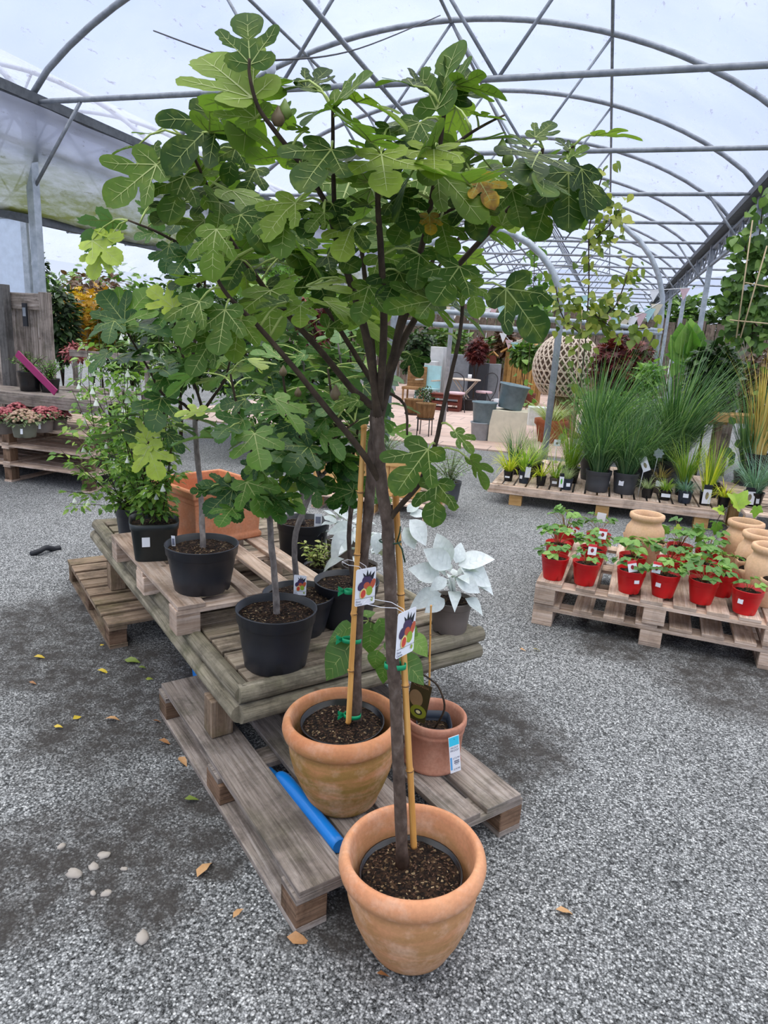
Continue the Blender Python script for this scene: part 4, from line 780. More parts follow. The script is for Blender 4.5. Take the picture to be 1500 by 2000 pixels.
silver('silver felt leaved plant in a taupe pot at the front right corner of the table',ps,.145,.092,.11,14,.12,.05,[(862,1160,798,1178,hsn-.05,-.02,(0,-.5,.8)),(868,1170,832,1192,hsn-.08,-.05,(0,-.7,.6)),(890,1130,940,1152,hsn-.07,-.03,(.1,-.7,.6)),(900,1110,968,1135,hsn-.02,.0,(.1,-.6,.7)),(905,1120,972,1148,hsn+.02,-.02,(.2,-.3,.9)),(880,1100,850,1044,hsn,.03,(-.3,-.6,.3)),(890,1100,905,1060,hsn,.03,(.2,-.6,.3)),(880,1110,832,1072,hsn-.02,.0,(-.2,-.7,.5)),(860,1130,802,1105,hsn-.02,0,(-.2,-.6,.6)),(895,1105,962,1080,hsn,0,(.2,-.4,.8)),(872,1130,842,1150,hsn-.09,-.04,(0,-.8,.5))])
p2=T(.86,.62,TZ-.002); h2=hd(p2)
silver('silver felt leaved plant behind the two front stems',p2,.145,.09,.13,13,.13,.06,[(690,1040,640,1085,h2-.05,-.05,(-.2,-.6,.6)),(690,1030,638,1032,h2,0,(0,-.5,.8)),(705,1030,722,1060,h2-.06,-.05,(0,-.7,.6)),(740,1040,735,1080,h2-.08,-.06,(0,-.8,.5)),(680,1010,655,990,h2,0,(0,-.5,.8))])
p3=T(1.0,1.02,TZ-.002); h3=hd(p3)
silver('silver felt leaved plant farther back, right of the two front stems',p3,.145,.09,.13,14,.13,.06,[(800,1015,838,1060,h3-.05,-.05,(.2,-.6,.6)),(800,1005,836,1000,h3,0,(0,-.5,.8)),(795,1000,820,980,h3,.02,(0,-.5,.7)),(790,1030,812,1070,h3-.06,-.05,(0,-.7,.6))])
# variegated shrublet
M['varieg']=leafmat('variegated_leaf',[(0,(110,136,60)),(.5,(170,184,96)),(1,(224,222,150))],None,.3)
def shrub(label,loc,pot,pmat,n,rad,hgt,lsize,lmat,shape=OVS,nstem=14,stem='twig',name='potted_shrub',cat='shrub',group=None,z0=.0,flat=1.0,tag_=True):
    t=potthing(label,loc,pot[0]*.8,pot[0],pot[1],pmat,name,cat,group,.88,0,.22) if pot else thing(name,label,cat,loc,0,group)
    zz=pot[1]*.88 if pot else 0; a=MB(); f=MB(); ends=[]
    for i in range(nstem):
        an=U(0,6.283); r=rad*U(.2,1); e=V((r*math.cos(an),r*math.sin(an)*flat,z0+hgt*U(.55,1)*(1.1-.35*r/rad))); m=V((e.x*.35,e.y*.35,e.z*.5)); pts=smooth([V((e.x*.08,e.y*.08,0)),m,e],4); a.tube(pts,[.004*(1-.7*k/len(pts)) for k in range(len(pts))],5); ends.append(pts)
    for i in range(n):
        pts=rn.choice(ends); k=int((.2+.8*U(0,1)**.7)*(len(pts)-1)); p=pts[k]; an=U(0,6.283); d=V((math.cos(an),math.sin(an),U(-.5,.5))); p=p+d*U(0,rad*.18); f.leaf(shape,frame(d,V((U(-.6,.6),U(-.6,.6),1)),p),lsize*U(.6,1.25),0,None,.2,.2,.03)
    obj('stems',a,M[stem],t,(0,0,zz)); obj('foliage',f,M[lmat],t,(0,0,zz)); return t
shrub('small variegated shrub in a black pot tucked among the pots at mid table',T(.72,.78,TZ-.002),(.075,.11),'inkpot',230,.11,.16,.028,'varieg')
# white flowered shrubs at the far left end
M['salvia']=leafmat('small_fresh_leaf',[(0,(78,118,48)),(.5,(112,154,64)),(.85,(150,184,84)),(1,(176,200,96))],((150,180,110),.4),.35); M['petal']=leafmat('white_petal',[(0,(238,240,240)),(1,(252,252,252))],None,.3,.6,.2)
def salvia(label,loc,pot,n,tips,hh,nf,squared=False):
    t=[o for o in C.objects if o.get('label')==pot][0]; t['label']=label; t['category']='flowering shrub'; t.name='potted_flowering_shrub'; t['group']='white flowered shrubs'
    b=V(t.location); a=MB(); f=MB(); fl=[]; zz=.19
    inv=MX.Rotation(-t.rotation_euler.z,4,'Z'); allp=[]
    for (px,py) in tips:
        e=inv@(K(px,py,hh+U(-.28,.22))-b); s=V((U(-.06,.06),U(-.06,.06),zz)); m=(s+e)/2+V((U(-.06,.06),U(-.06,.06),U(.0,.1))); pts=smooth([s,m,e],6); a.tube(pts,[.0028*(1-.6*k/len(pts)) for k in range(len(pts))],5); allp.append(pts)
    for i in range(n):
        pts=rn.choice(allp); k=int((.1+.9*U(0,1)**.8)*(len(pts)-1)); p=pts[k]; an=U(0,6.283); d=V((math.cos(an),math.sin(an),U(-.6,.35))); p=p+d*U(.005,.045); f.leaf(OVS,frame(d,V((U(-.6,.6),U(-.6,.6),1)),p),U(.026,.056),0,None,.2,.25,.03)
    obj('stems',a,M['twig'],t); obj('foliage',f,M['salvia'],t)
    for i in range(nf):
        pts=rn.choice(allp); p=pts[rn.randrange(int(len(pts)*.6),len(pts))]+V((U(-.05,.05),U(-.05,.05),U(-.02,.03))); g=MB(); s=U(.8,1.25)
        g.tube([p,p+V((.004,0,.008))*s],[.002*s,.004*s],6); g.lathe([(.0035*s,.0),(.006*s,-.008*s),(.0115*s,-.02*s),(.013*s,-.026*s)],7,0,p); obj('flower',g,M['petal'],t)
    return t
salvia('white flowered leafy shrub in the round black pot at the far left of the table',None,'round black pot of the white flowered shrub at the far left table edge',1500,[(150,900),(215,900),(185,700),(225,660),(155,800),(205,810),(170,880),(145,730),(235,850),(190,780),(125,820),(140,760),(170,700),(200,670),(210,760),(160,840),(175,930),(140,985),(130,960),(200,860),(230,720),(190,620),(240,800),(120,880),(170,650)],hd(P['215'])-.05,30)
sqp=onT(.035,1.17,CZ)
salvia('white flowered leafy shrub in the square black pot on the pale pallet',None,'square black pot with a barcode sticker on the pale pallet',1500,[(250,880),(265,760),(320,800),(290,850),(310,950),(280,900),(245,690),(330,700),(300,770),(280,800),(300,720),(255,650),(330,760),(340,860),(300,900),(240,760),(310,650),(350,820),(270,700),(225,820),(340,930),(230,900),(290,960)],hd(sqp)+.02,32)
# ---- things lying on the gravel
M['yleaf']=leafmat('fallen_yellow_leaf',[(0,(206,178,60)),(1,(232,206,80))],None,.1); M['bleaf']=leafmat('fallen_tan_leaf',[(0,(150,100,62)),(1,(204,160,112))],None,.1); M['gleaf']=leafmat('fallen_green_leaf',[(0,(110,130,56)),(1,(150,160,70))],None,.1); M['stone']=plain('pale_stone',(176,168,158),.85,0,.2,.3)
def fallen(label,px,py,L,ang,mat,shape=OVS,curl=.35,dark=False):
    L*=.72; t=MB(); p=G(px,py,.008); d=V((math.cos(ang),math.sin(ang),U(0,.25))); t.leaf(shape,frame(d,V((U(-.4,.4),U(-.4,.4),1)),V((0,0,.004))),L,0,None,.3,curl,.12,None); tag(obj('fallen_leaf',t,M[mat],None,p),label,'fallen leaf',group='leaves lying on the gravel')
for a in (('yellow fallen leaf lying on dark earth left of the table, the brightest there',190,1310,.075,.3,'yleaf'),('yellow leaf on the gravel alone at the far left',66,1284,.07,.6,'yleaf'),('small yellow leaf nearest the left end pallet',195,1262,.03,.9,'yleaf'),('small buff leaf below the lone left yellow leaf',57,1333,.05,.2,'bleaf'),('bright yellow leaf standing on edge in the gravel',142,1406,.06,1.3,'yleaf'),('pale yellow leaf beside the upright yellow leaf',105,1420,.05,.3,'yleaf'),('green fallen leaf strip on dark earth by the table',243,1290,.11,.1,'gleaf'),('small green leaf right of the green strip',270,1304,.05,.4,'gleaf'),('curled green leaf next to the grey pallet corner',284,1328,.05,.7,'gleaf'),('orange brown leaf beside the grey pallet block',310,1447,.07,.1,'bleaf'),('small orange leaf above the brown leaf at the pallet',298,1408,.05,.4,'bleaf'),('thin tan leaf under the long side of the grey pallet',350,1480,.08,-.5,'bleaf'),('dark green leaf lying flat below the pallet middle block',360,1562,.07,.4,'gleaf'),('crumpled tan leaf cluster on the gravel left of the front pot',385,1715,.11,1.6,'bleaf'),('straw coloured leaf left of the front pot',455,1795,.06,1.4,'bleaf'),('tan leaf just left of the front pallet block',560,1832,.09,.2,'bleaf'),('tan scrap at the base of the front terracotta pot',735,1903,.05,.3,'bleaf'),('yellow orange leaf on the gravel right of the table',1040,1268,.06,.2,'yleaf'),('brown twig like leaf right of the table',1015,1268,.05,.1,'bleaf'),('tan crumpled leaf on the gravel at the lower right',1085,1778,.08,.3,'bleaf'),('reddish leaf strip left of the tan pallet',205,1405,.08,.5,'bleaf')): fallen(*a)
def stone(label,px,py,r,f=.55):
    r*=.75; a=MB(); a.ball((0,0,0),r,r*f,10,6,0,None,.22); o=obj('stone',a,M['stone'],None,G(px,py)+V((0,0,r*f*.35)),(0,0,U(0,6))); o.scale=(1.25,.9,1); tag(o,label,'stone',group='pale stones on the gravel')
for a in (('pale stone topmost of the group at the lower left',203,1672,.022),('pale stone left of the topmost one',183,1694,.02),('long grey stone at the left of the stone group',145,1708,.028),('little pale stone right of centre in the group',242,1698,.012),('pale stone lowest right of the stone group',207,1746,.017),('small yellowish stone lowest left of the group',182,1746,.012),('flat tan stone lying alone toward the bottom left',278,1832,.026),('flat grey stone left of the group',120,1655,.018)): stone(*a)
a=MB(); a.tube(smooth([G(60,1082,.01),G(78,1076,.03),G(90,1070,.04),G(105,1072,.012),G(118,1070,.01)],3),.02,6); tag(obj('dead_twig',a,M['darkink']),'dark piece of rag lying on the pale gravel at the left','debris')
# ---- kerb side objects between table and far deck
lp=G(870,1012); pl=xpallet('small wooden pallet behind the table at the centre',G(800,1018)+V((-1.0,.0,0)),.05,1.0,1.2,.14,6,'palletwood',w=.12,block='newwood')
M['lav']=leafmat('grey_green_leaf',[(0,(110,134,104)),(1,(164,182,148))],None,.3)
t=thing('trough_planter','honey coloured wooden trough planter of upright boards behind the figs','planter',G(700,990)+V((0,0.25,.14)),YAW-.25); L=1.0; Wd=.4; hh=.36
for nm,s,at in (('side',(L,.03,hh),(0,-Wd/2,hh/2)),('side',(L,.03,hh),(0,Wd/2,hh/2)),('end',(.03,Wd,hh),(-L/2,0,hh/2)),('end',(.03,Wd,hh),(L/2,0,hh/2))): a=MB(); a.box(s,at); obj(nm,a,M['newwood'],t)
for i in range(9): a=MB(); a.box((.1,.014,hh-.1),(-L/2+.06+i*.11,-Wd/2-.02,hh/2)); obj('front_board',a,M['newwood'],t)
for z in(.035,hh-.03): a=MB(); a.box((L+.06,.05,.06),(0,-Wd/2-.025,z)); obj('rim',a,M['newwood'],t)
a=MB(); a.box((L-.04,Wd-.04,.02),(0,0,hh-.08)); obj('compost',a,M['soil'],t)
shrub('grey green feathery shrub planted in the wooden trough',G(720,985)+V((.05,.25,.44)),None,None,420,.34,.34,.045,'lav',LANCE,26,'greenstem','shrub')
shrub('wispy grey green plant in a small grey pot right of the front fig stems',G(868,1010)+V((0,.1,.14)),(.12,.2),'greypot',420,.32,.38,.05,'lav',LANCE,30,'greenstem','potted_shrub')
# ================= strawberries, planters, grasses on the right =================
M['straw']=leafmat('strawberry_leaf',[(0,(70,112,52)),(.5,(96,146,68)),(1,(136,178,84))],((150,180,130),.4),.3); M['strawstem']=plain('strawberry_stalk',(150,120,70),.5)
SA=math.radians(-4); SO=V((-.235,3.985,0)); SM=MX.Translation(SO)@MX.Rotation(SA,4,'Z')
def S(x,y,z=.28): return SM@V((x,y,z))
tops=[(.08,.155,0,1.12),(.29,.115,0,1.12),(.47,.12,0,1.12),(.65,.125,0,1.12),(.83,.125,0,1.12),(1.0,.12,0,1.12),(1.16,.115,0,1.12),(1.3,.115,0,1.12)]
pallet('lower wooden pallet resting on the gravel beneath the strawberry pallet',1.36,1.12,.14,S(0,.01,0),SA,tops,'palletwood','stacked pallets under the strawberries',block='palletwood')
pallet('upper wooden pallet carrying the red pots of strawberries',1.36,1.12,.14,S(0,0,.14),SA,tops,'palletwood','stacked pallets under the strawberries',block='palletwood')
TRI=OV
def strawplant(mb,st,n,h,sp,sz):
    for i in range(n):
        a=2*PI*i/n+U(-.4,.4); r=sp*U(.35,1.0); c=V((r*math.cos(a),r*math.sin(a),h*U(.6,1.1)*(1.15-.5*r/sp)))
        st.tube([(0,0,0),c*.5+V((0,0,.02)),c],[.0018,.0015,.0012],5)
        o=V((math.cos(a),math.sin(a),0)); s=sz*U(.8,1.2); rr=U(0,1)
        for da in(-1.15,0,1.15):
            d=MX.Rotation(da,4,'Z')@o; d=V((d.x,d.y,U(-.35,.15))); mb.leaf(ROUND,frame(d,V((o.x*.3,o.y*.3,1)),c),s,0,min(1,max(0,rr+U(-.1,.1))),.25,.2,.05,1,1.0)
M['strawvein']=M['vein']
def cardpic(t,loc,rot,w,h,top,blob):
    mx=MX.Translation(loc)@rot; a=MB(); a.box((w,.001,h),mx); o=obj('label_card',a,M['white'],t); o['label']='white picture card'
    if top: b=MB(); b.box((w,.0006,h*.24),mx@MX.Translation((0,-.0008,h*.38))); obj('label_heading',b,M[top],t)
    if blob:
        c=MB(); pts=[(math.cos(x)*w*.2*(1 if math.sin(x)>0 else .7+.3*abs(math.cos(x))),0,math.sin(x)*h*.2-h*.08) for x in [i*PI/8 for i in range(16)]]
        n=c.add([mx@V((p[0],-.0008,p[2])) for p in pts]); c.face(range(n,n+16)); obj('label_picture',c,M[blob],t)
    return o
M['berry']=plain('berry_print',(150,40,52),.5)
STP=[]
def strawpot(label,loc,h=.14,rt=.083,n=9,ph=.12,sp=.1,sz=.05,card=None,sticker=None,rz=0):
    t=potthing(label,loc,.058,rt,h,'red','potted_strawberry','strawberry plant','strawberry plants in red pots',.84,rz,.24,sticker=sticker)
    a=MB(); st=MB(); strawplant(a,st,n,ph,sp,sz); obj('foliage',a,[M['straw'],M['vein']],t,(0,0,h*.84)); obj('stalks',st,M['strawstem'],t,(0,0,h*.84))
    if card: cardpic(t,V((card[0],card[1]-.035,card[2]+.02)),MX.Rotation(card[3],4,'Z')@MX.Rotation(card[4],4,'Y')@MX.Rotation(-.15,4,'X'),.05,.065,'redprint','berry')
    return t
FACE=.3
for a in [ # x,y,label,kwargs
 (.085,.1,'strawberry plant in a red pot at the front left corner of its pallet',dict(n=9,ph=.11)),
 (.27,.1,'strawberry plant in a red pot, second in front, red topped card behind its leaves',dict(n=9,ph=.1,sz=.042,card=(.02,.06,.19,FACE,.05))),
 (.525,.1,'strawberry plant in a red pot, third in front, tilted card over its rim',dict(n=9,ph=.12,card=(.0,-.05,.16,FACE,-.25),sticker=(.5,.085,.03,.02))),
 (.71,.135,'strawberry plant in a red pot, fourth in front, card on its left side',dict(n=10,ph=.11,card=(-.055,-.045,.165,FACE,.12),sticker=(-.45,.08,.03,.024))),
 (.915,.135,'largest leafed strawberry plant in a red pot of the front row, before the buff jars',dict(n=13,ph=.14,sp=.13,sz=.062)),
 (1.135,.09,'small strawberry plant in the red pot at the front right of the pallet',dict(n=6,ph=.09,sp=.07,sz=.042,sticker=(-.5,.08,.028,.026))),
 (.06,.42,'bushy strawberry plant in a red pot behind the front left corner pot',dict(n=13,ph=.16,sp=.13,sz=.058)),
 (.28,.43,'strawberry plant in a red pot with an upright red topped card, in the second row',dict(n=12,ph=.13,sp=.12,card=(.045,-.02,.23,FACE,.1))),
 (.06,.78,'strawberry plant in a red pot at the back left with a small tilted tag',dict(n=13,ph=.2,sp=.13,sz=.058,card=(.07,-.05,.14,FACE+.3,.5))),
 (.28,.80,'strawberry plant in a red pot at the back with a plain white card',dict(n=10,ph=.17,sp=.12)),
 (.52,.40,'strawberry plant in a red pot right before the lone buff jar',dict(n=12,ph=.17,sp=.13,sz=.062)),
 (.74,.45,'strawberry plant in a red pot in the second row with a clear sleeve tag',dict(n=12,ph=.15,sp=.12,sz=.055)),
 (.80,.82,'strawberry plant in a red pot at the back row right of the lone jar',dict(n=13,ph=.19,sp=.13,sz=.06)),
 (.93,.50,'strawberry plant in a red pot behind the largest front row plant',dict(n=11,ph=.14,sp=.11)),
 (.975,.82,'strawberry plant in a red pot at the back with a red tag near the jars',dict(n=13,ph=.2,sp=.13,sz=.06,card=(.06,-.03,.2,FACE,.4))),
 (1.03,.33,'strawberry pot half hidden behind the nearest buff jar, with a white sticker',dict(n=5,ph=.14,sp=.1,sz=.06,sticker=(-.5,.08,.028,.024)))]:
    strawpot(a[2],S(a[0],a[1]),rz=SA,**a[3])
t=[o for o in C.objects if o.get('label','').startswith('strawberry plant in a red pot at the back with a plain')][0]
cardpic(t,V((0,.03,.25)),MX.Rotation(.2,4,'Z')@MX.Rotation(.1,4,'Y'),.06,.06,None,None)
def jar(label,loc,rz,s=1.0):
    t=thing('strawberry_planter',label,'strawberry planter',loc,rz,'buff terracotta strawberry jars'); a=MB()
    a.lathe([(0,0),(.085,0),(.09,.006),(.108,.08),(.122,.16),(.126,.2),(.118,.25),(.1,.278),(.093,.29),(.095,.305),(.108,.315),(.111,.33),(.108,.345),(.096,.35),(.086,.346),(.083,.3),(.1,.24),(.1,.1),(.06,.02),(0,.02)],40); obj('body',a,M['terrabuff'],t)
    for k in range(4):
        an=PI/2*k+.5; b=MB(); pts=[]; c=V((.118*math.cos(an),.118*math.sin(an),.17)); o=V((math.cos(an),math.sin(an),0)); sd=V((-o.y,o.x,0)); prev=None
        for j in range(5):
            v=j/4; ids=[]
            for i in range(11):
                w=-1+2*i/10; r=.045*(1-.6*(1-v)**2); z=-.07+.075*v+.012*abs(w)*v; ids.append(c+sd*(w*r)+o*((.05*v**.7)*math.sqrt(max(0,1-w*w))-.012)+V((0,0,z)))
            n=b.add(ids)
            if prev is not None:
                for i in range(10): b.face((prev+i,prev+i+1,n+i+1,n+i),0,None,0,True)
            prev=n
        p=obj('pocket',b,M['terrabuff'],t); sd_=p.modifiers.new('thickness','SOLIDIFY'); sd_.thickness=.008
        d=MB(); d.ball(c+o*.004+V((0,0,.012)),.03,.02); obj('pocket_opening',d,M['soil'],t)
    sd=MB(); sd.lathe([(.085,.3),(.04,.304),(0,.305)],24); obj('compost',sd,M['soil'],t)
    return t
J=jar('buff terracotta strawberry jar standing alone amid the red pots',S(.57,.70),.4)
dup(J,S(1.25,.31),.9,'buff terracotta strawberry jar nearest the camera, beside the small front right strawberry'); dup(J,S(1.23,.60),.2,'buff terracotta strawberry jar in the middle of the row of three'); dup(J,S(1.17,.88),1.3,'buff terracotta strawberry jar farthest back of the row of three')
# ---- vine trailing over the jars
M['vine']=leafmat('vine_leaf',[(0,(96,146,54)),(.6,(142,184,70)),(1,(186,206,84))],((170,196,110),.4),.35)
def vinestem(name,label,cat,pts,r,leafs,size,mat,barkm='twig',shape=None,group=None,n=2):
    b=V(pts[0]); t=thing(name,label,cat,b,0,group); q=smooth(pts,5); a=MB(); a.tube([p-b for p in q],[r*(1-.6*i/len(q)) for i in range(len(q))],6); obj('stem',a,M[barkm],t); f=MB()
    for (p,tp,nrm) in leafs: f.leaf(shape or VINE,frame(V(tp)-V(p),nrm,V(p)-b),(V(tp)-V(p)).length if size is None else size*U(.8,1.2),0,None,.15,.2,.04,1)
    obj('foliage',f,[M[mat],M['vein']],t); return t
def kl(px,py,qx,qy,h): return (K(px,py,h),K(qx,qy,h),FH*-.6+V((0,0,.8)))
hs=4.3
vinestem('grape_vine','young vine trailing with lime green lobed leaves above the buff jars','vine',[K(1520,985,hs+.4),K(1470,992,hs+.3),K(1435,985,hs),K(1410,1002,hs),K(1395,1030,hs)],.004,[kl(1440,985,1462,955,hs),kl(1445,990,1425,960,hs),kl(1478,990,1475,1015,hs),kl(1412,1000,1392,990,hs),kl(1408,1000,1412,985,hs),kl(1400,1022,1398,1048,hs),kl(1320,1030,1332,1052,hs),kl(1300,1030,1290,1050,hs),kl(1362,1040,1375,1020,hs),kl(1365,1045,1368,1068,hs)],None,'vine')
# ---- grass display
M['grass']=leafmat('green_grass_blade',[(0,(58,92,60)),(.5,(88,128,82)),(1,(146,174,118))],None,.35,.5,.3); M['yellowgrass']=leafmat('golden_grass_blade',[(0,(150,180,40)),(.5,(210,214,50)),(1,(240,232,96))],None,.35,.5,.3); M['bluegrass']=leafmat('blue_grass_blade',[(0,(84,124,110)),(.5,(112,150,130)),(1,(150,180,160))],None,.3,.5,.3); M['limegrass']=leafmat('lime_grass_blade',[(0,(104,150,50)),(.5,(150,184,66)),(1,(190,206,92))],None,.35,.5,.3); M['strawgrass']=leafmat('dry_straw_blade',[(0,(190,160,84)),(1,(228,204,130))],None,.3,.6,.2); M['palegrass']=leafmat('variegated_grass_blade',[(0,(150,172,120)),(1,(210,218,170))],None,.3,.5,.3)
GZ=.215
dk=thing('display_deck','long low timber deck with a thick front board carrying pots of grasses','display deck',(-1.0,7.08,0),0)
for i in range(19):
    a=MB(); a.box((.1,1.9,.022),(.06+.12*i,.97,GZ-.011)); obj('deck_board',a,M['palletwood'],dk)
a=MB(); a.box((2.3,.05,.09),(1.12,.02,GZ-.055)); obj('front_board',a,M['palletwood'],dk,bevel=.004)
a=MB(); a.box((2.3,.05,.09),(1.12,1.9,GZ-.055)); obj('back_board',a,M['palletwood'],dk)
for x in(.27,1.15,2.08):
    for y in(.07,1.0,1.82): a=MB(); a.box((.13,.11,GZ-.1),(x,y,(GZ-.1)/2)); obj('block',a,M['newwood'],dk)
xpallet('higher timber pallet at the far right edge under pots of blue green grass',(1.34,6.55,0),0,1.6,1.3,.32,9,'palletwood',w=.14,block='newwood')
def grasspot(label,loc,rt,h,pmat,gmat,n,L,w,spread,bend,lean=(0,0),name='potted_grass',cat='grass plant',group='grasses on the display deck',sticker=None,card=None,up=1.0):
    t=potthing(label,loc,rt*.78,rt,h,pmat,name,cat,group,.9,0,.2,sticker=sticker); a=MB()
    for i in range(n):
        an=U(0,6.283); s=spread*U(0,1)**.7; r=rt*.6*U(0,1)**.5; d=V((math.cos(an)*s+lean[0],math.sin(an)*s+lean[1],up))
        a.blade((r*math.cos(an),r*math.sin(an),h*.88),d,L*U(.45,1.12),w*U(.6,1.1),bend*U(.1,1.9),0,None,6)
    obj('foliage',a,M[gmat],t)
    if card: cardpic(t,V(card[:3]),MX.Rotation(card[3],4,'Z')@MX.Rotation(card[4],4,'Y'),card[5],card[6],card[7],card[8])
    return t
gp=grasspot
M['photo']=plain('plant_photo_print',(150,140,110),.5,0,.3,.5); M['greenprint']=plain('green_print',(96,190,60),.5)
gp('golden grass in a small black pot at the left end of the deck',(-.85,7.30,GZ),.055,.11,'inkpot','yellowgrass',90,.36,.012,.9,1.3,(-.2,0),sticker=(-.1,.05,.05,.018))
gp('lime striped grass in a navy pot with a tall black label, second from the left',(-.68,7.28,GZ),.062,.13,'navy','limegrass',90,.42,.012,.7,.9,sticker=(-.5,.07,.03,.035),card=(.04,-.07,.15,.25,.05,.055,.15,'darkink',None))
gp('small golden grass arching from a black pot between two dark pots on the deck',(-.50,7.26,GZ),.055,.105,'inkpot','yellowgrass',60,.26,.009,1.1,1.6,sticker=None)
gp('drooping straw tinted grass in a short brown pot with a white sticker',(-.36,7.32,GZ),.06,.09,'taupe','limegrass',60,.4,.008,.9,1.2,sticker=(0,.045,.05,.028))
gp('wispy pale grass in a navy pot with a green picture label',(-.235,7.20,GZ),.065,.12,'navy','palegrass',140,.2,.003,.8,1.0,sticker=(.35,.06,.04,.035),card=(-.05,-.06,.1,.1,.0,.045,.15,'darkink','greenprint'))
g1=gp('tall green grass in the left one of two big grey pots',(.07,7.31,GZ),.135,.22,'greypot','grass',420,.98,.008,.55,1.1)
gp('tall green grass in the right one of two big grey pots, with a white sticker',(.34,7.36,GZ),.13,.22,'greypot','grass',420,.95,.008,.58,1.15,sticker=(-.35,.12,.05,.05))
gp('small dark sedge in a little black pot at the deck edge',(.56,7.26,GZ),.06,.1,'inkpot','palegrass',70,.2,.007,1.0,1.3)
gp('lime sedge in a small black pot with a wide white sticker',(.73,7.26,GZ),.065,.105,'inkpot','limegrass',90,.17,.008,1.0,1.2,sticker=(.05,.055,.085,.035))
gp('tuft of blue fescue in a dark navy pot with a white sticker',(.91,7.22,GZ),.072,.13,'navy','bluegrass',260,.2,.0035,1.3,1.1,sticker=(0,.085,.05,.04))
gp('stiff yellow edged blades in a black pot with a black picture label',(1.10,7.24,GZ),.06,.13,'inkpot','yellowgrass',26,.52,.012,.28,.2,card=(.0,-.075,.12,.2,0,.08,.19,'darkink','photo'))
gp('brown sedge in a taupe pot with a flower shaped label on a stick',(.70,7.62,GZ),.1,.17,'taupe','strawgrass',50,.2,.005,.8,.9,sticker=(.0,.11,.1,.06))
gp('yellow green upright grass behind the blue fescue',(.93,7.62,GZ),.09,.15,'inkpot','limegrass',110,.6,.01,.5,.6)
gp('golden arching grass in a black pot at the right end of the deck',(1.27,7.26,GZ),.06,.1,'inkpot','yellowgrass',80,.28,.009,1.1,1.6)
gp('tall blue green grass with arching tips behind the deck front, left of the grey pots',(.0,7.95,GZ),.15,.24,'greypot','grass',380,1.45,.014,.42,.8,(.14,0))
gp('ochre tinted tall grass leaning over the left half of the deck',(-.22,7.62,GZ),.1,.17,'inkpot','limegrass',150,.75,.009,.45,.7,(.05,0))
gp('pale green sedge mound behind the golden grass on the deck',(-.62,7.75,GZ),.1,.16,'inkpot','palegrass',160,.5,.007,.7,1.1)
gp('narrow grey green grass at the back left of the deck',(-.85,7.75,GZ),.09,.14,'inkpot','grass',120,.45,.007,.5,.6)
gp('big clump of tall green reed grass at the middle back of the deck',(.85,8.3,GZ),.16,.26,'greypot','grass',420,1.5,.014,.45,.8,(.15,0))
gp('airy green grass at the back between the two tall clumps',(.42,8.2,GZ),.14,.22,'greypot','grass',380,1.15,.007,.6,1.1)
gp('fine green grass in a grey pot behind the taupe pot',(.62,8.5,GZ),.12,.2,'greypot','grass',320,1.0,.007,.6,1.1)
gp('fine green grass mound between the grey pots and the reed grass',(.55,7.9,GZ),.14,.22,'greypot','grass',480,.95,.006,.7,1.2)
GH=.32
gp('bright blue green grass in a black pot with white label on the right pallet',(1.46,6.95,GH),.09,.13,'inkpot','bluegrass',240,.5,.007,.75,1.1,sticker=(.3,.06,.03,.05),card=(-.05,-.09,.1,.2,.0,.09,.16,'darkink','photo'))
gp('blue grass in a black pot with a large white picture card at the right edge',(1.68,6.82,GH),.09,.13,'inkpot','bluegrass',220,.55,.006,.7,1.1,card=(-.02,-.1,.1,.2,0,.14,.2,None,'berry'))
gp('tall green sword leaved grass at the right behind the blue grasses',(1.60,8.1,GH-.1),.14,.24,'greypot','grass',160,1.15,.016,.3,.4)
gp('straw coloured tall grass clump in a black pot at the right edge',(YP(1492,830,8.0).x,8.0,GH+.12),.13,.24,'inkpot','strawgrass',120,1.15,.02,.2,.35)
gp('thin lime grass behind the yellow edged blades',(1.2,7.7,GZ),.09,.15,'inkpot','limegrass',110,.6,.007,.55,.8)
def stickcard(label,loc,ht,w,h,rz,tilt,shape=None):
    t=thing('plant_label',label,'plant label',loc,rz); a=MB(); a.tube([(0,0,0),(.02,0,ht)],.003,6); obj('stick',a,M['white'],t)
    if shape:
        b=MB(); n=b.add([(.02+shape*(1+.18*math.cos(7*x))*math.cos(x),-.004,ht+shape*(1+.18*math.cos(7*x))*math.sin(x)) for x in [i*PI/14 for i in range(28)]]); b.face(range(n,n+28)); obj('flower_card',b,M['palesteel'],t)
    else: cardpic(t,V((.02,-.004,ht)),MX.Rotation(tilt,4,'Y'),w,h,None,'photo')
stickcard('tilted white picture card standing up between the deck pots',(.48,7.30,GZ),.33,.075,.15,.2,-.45); stickcard('grey flower shaped label on a thin stick above the taupe pot',(.62,7.62,GZ+.15),.26,.05,.05,.2,0,.05); stickcard('small blank grey card on a stick among the left grasses',(-.42,7.6,GZ),.42,.07,.07,.2,0)
